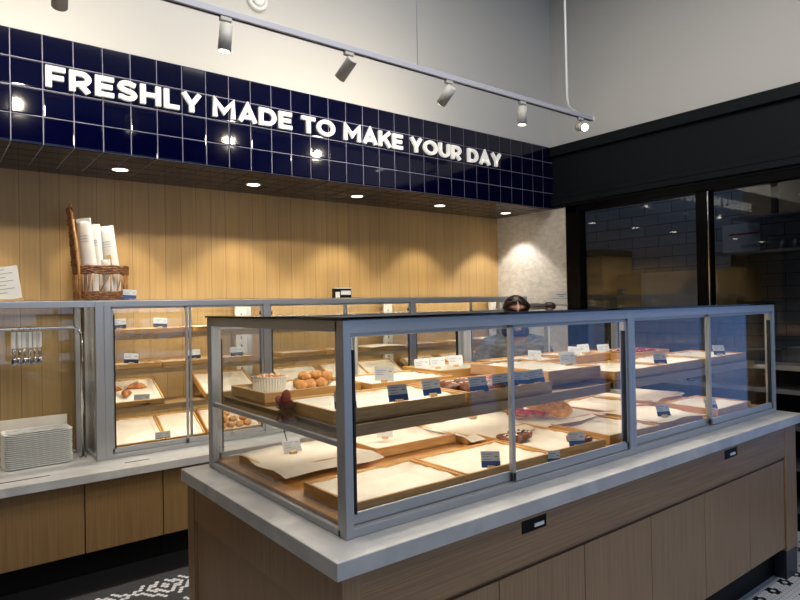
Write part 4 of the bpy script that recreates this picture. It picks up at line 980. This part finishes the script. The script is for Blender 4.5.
for sd in (1, -1):
    hd.ball(hp((sd*.078, .008, -.008)), .008, .018, .030, 10, 8); hd.ball(hp((sd*.032, -.083, .030)), .020, .008, .006, 10, 6); hd.ball(hp((sd*.040, -.062, -.028)), .024, .022, .022, 10, 8)
parts.append(hd.mesh('h', M['skin']))
join_remesh(parts, 'body', .0065, M['skin'], pr, 1)
for sd in (1, -1):
    b = MB(); b.ball(hp((sd*.031, -.0865, .008)), .0125, .007, .007, 12, 8); e = b.build('eye', mat('eye_white', (220, 216, 210), .3), pr)
    b = MB(); b.ball(hp((sd*.031, -.0925, .006)), .0055, .003, .0055, 10, 6); b.build('iris', mat('iris_brown', (40, 26, 20), .3), e)
    b = MB(); b.tube([hp((sd*.016, -.094, .026)), hp((sd*.032, -.095, .031)), hp((sd*.050, -.084, .026))], .0032, 6); b.build('eyebrow', M['hair'], pr)
b = MB(); b.tube([hp((-.020, -.092, -.054)), hp((0, -.098, -.056)), hp((.020, -.092, -.054))], [.002, .0045, .002], 6); b.build('lips', mat('lips', (150, 80, 76), .5), pr)
# hair: cap with a centre parting, side locks, a bun with a dark bow
hh = MB()
hh.ball(hp((0, .016, .020)), .093, .104, .112, 32, 20, 0, lambda d: (1+.012*math.sin(26*math.atan2(d.x, d.y+.001)))*(1 if d.y > -.25 or d.z > .76 else .64), tq)
for sd in (1, -1):
    hh.tube([hp((sd*.008, -.066, .104)), hp((sd*.060, -.040, .086)), hp((sd*.090, -.010, .036)), hp((sd*.096, .0, -.03)), hp((sd*.090, .0, -.085))], [.013, .017, .019, .018, .010], 10)
hh.ball(hp((.105, .04, .025)), .052, .038, .030, 14, 10, 0, lambda d: 1+.10*math.sin(9*d.x+7*d.z)); hh.tube([hp((.08, .04, .03)), hp((.15, .035, .036)), hp((.22, .03, .040))], [.034, .030, .024], 10)
join_remesh([hh.mesh('q', M['hair'])], 'hair', .006, M['hair'], pr, 1)
b = MB()
for d_, r_ in (((.245, .03, .044), (.040, .024, .030)), ((.225, .03, .056), (.022, .014, .018)), ((.230, .03, .026), (.022, .012, .016))): b.ball(hp(d_), *r_, 10, 7)
b.build('hair_bow', M['choc'], pr)
jv = [(0, .06, .86), (0, .05, 1.02), (0, .03, 1.16), (0, -.02, sh), (0, -.04, 1.375), (.165, -.01, 1.27), (.30, .04, 1.06), (.235, -.155, .99), (-.165, -.01, 1.27), (-.30, .04, 1.06), (-.235, -.155, .99)]
je = [(0, 1), (1, 2), (2, 3), (3, 4), (3, 5), (5, 6), (6, 7), (3, 8), (8, 9), (9, 10)]
jr = [(.185, .14), (.18, .13), (.185, .14), (.16, .13), (.085, .085), .098, .078, .050, .098, .078, .050]
join_remesh([skin(jv, je, jr, 'j')], 'jacket', .009, M['jacket'], pr, 2)
b = MB(); b.lathe([(.088, -.03), (.096, 0), (.090, .045), (.078, .050), (.074, .01)], (0, -.045, 1.385), 28, 0, lambda a: 1+.03*math.sin(5*a)); b.build('collar', M['jacket_in'], pr)
join_remesh([skin([(0, .06, .90), (.10, .06, .84), (.11, .03, .48), (.11, .06, .12), (-.10, .06, .84), (-.11, .03, .48), (-.11, .06, .12)], [(0, 1), (1, 2), (2, 3), (0, 4), (4, 5), (5, 6)], [(.16, .12), (.10, .10), .072, .058, (.10, .10), .072, .058], 't')], 'trousers', .009, M['trouser'], pr, 1)
for sd in (1, -1):
    b = MB(); b.ball((sd*.11, -.02, .045), .048, .135, .045, 16, 10, 0, lambda d: 1 if d.z > -.2 else .96); b.box(sd*.11-.045, sd*.11+.045, -.145, .10, 0, .018, 0, .006); b.build('shoe', M['shoe'], pr)
pr.scale = (1, 1, .985)
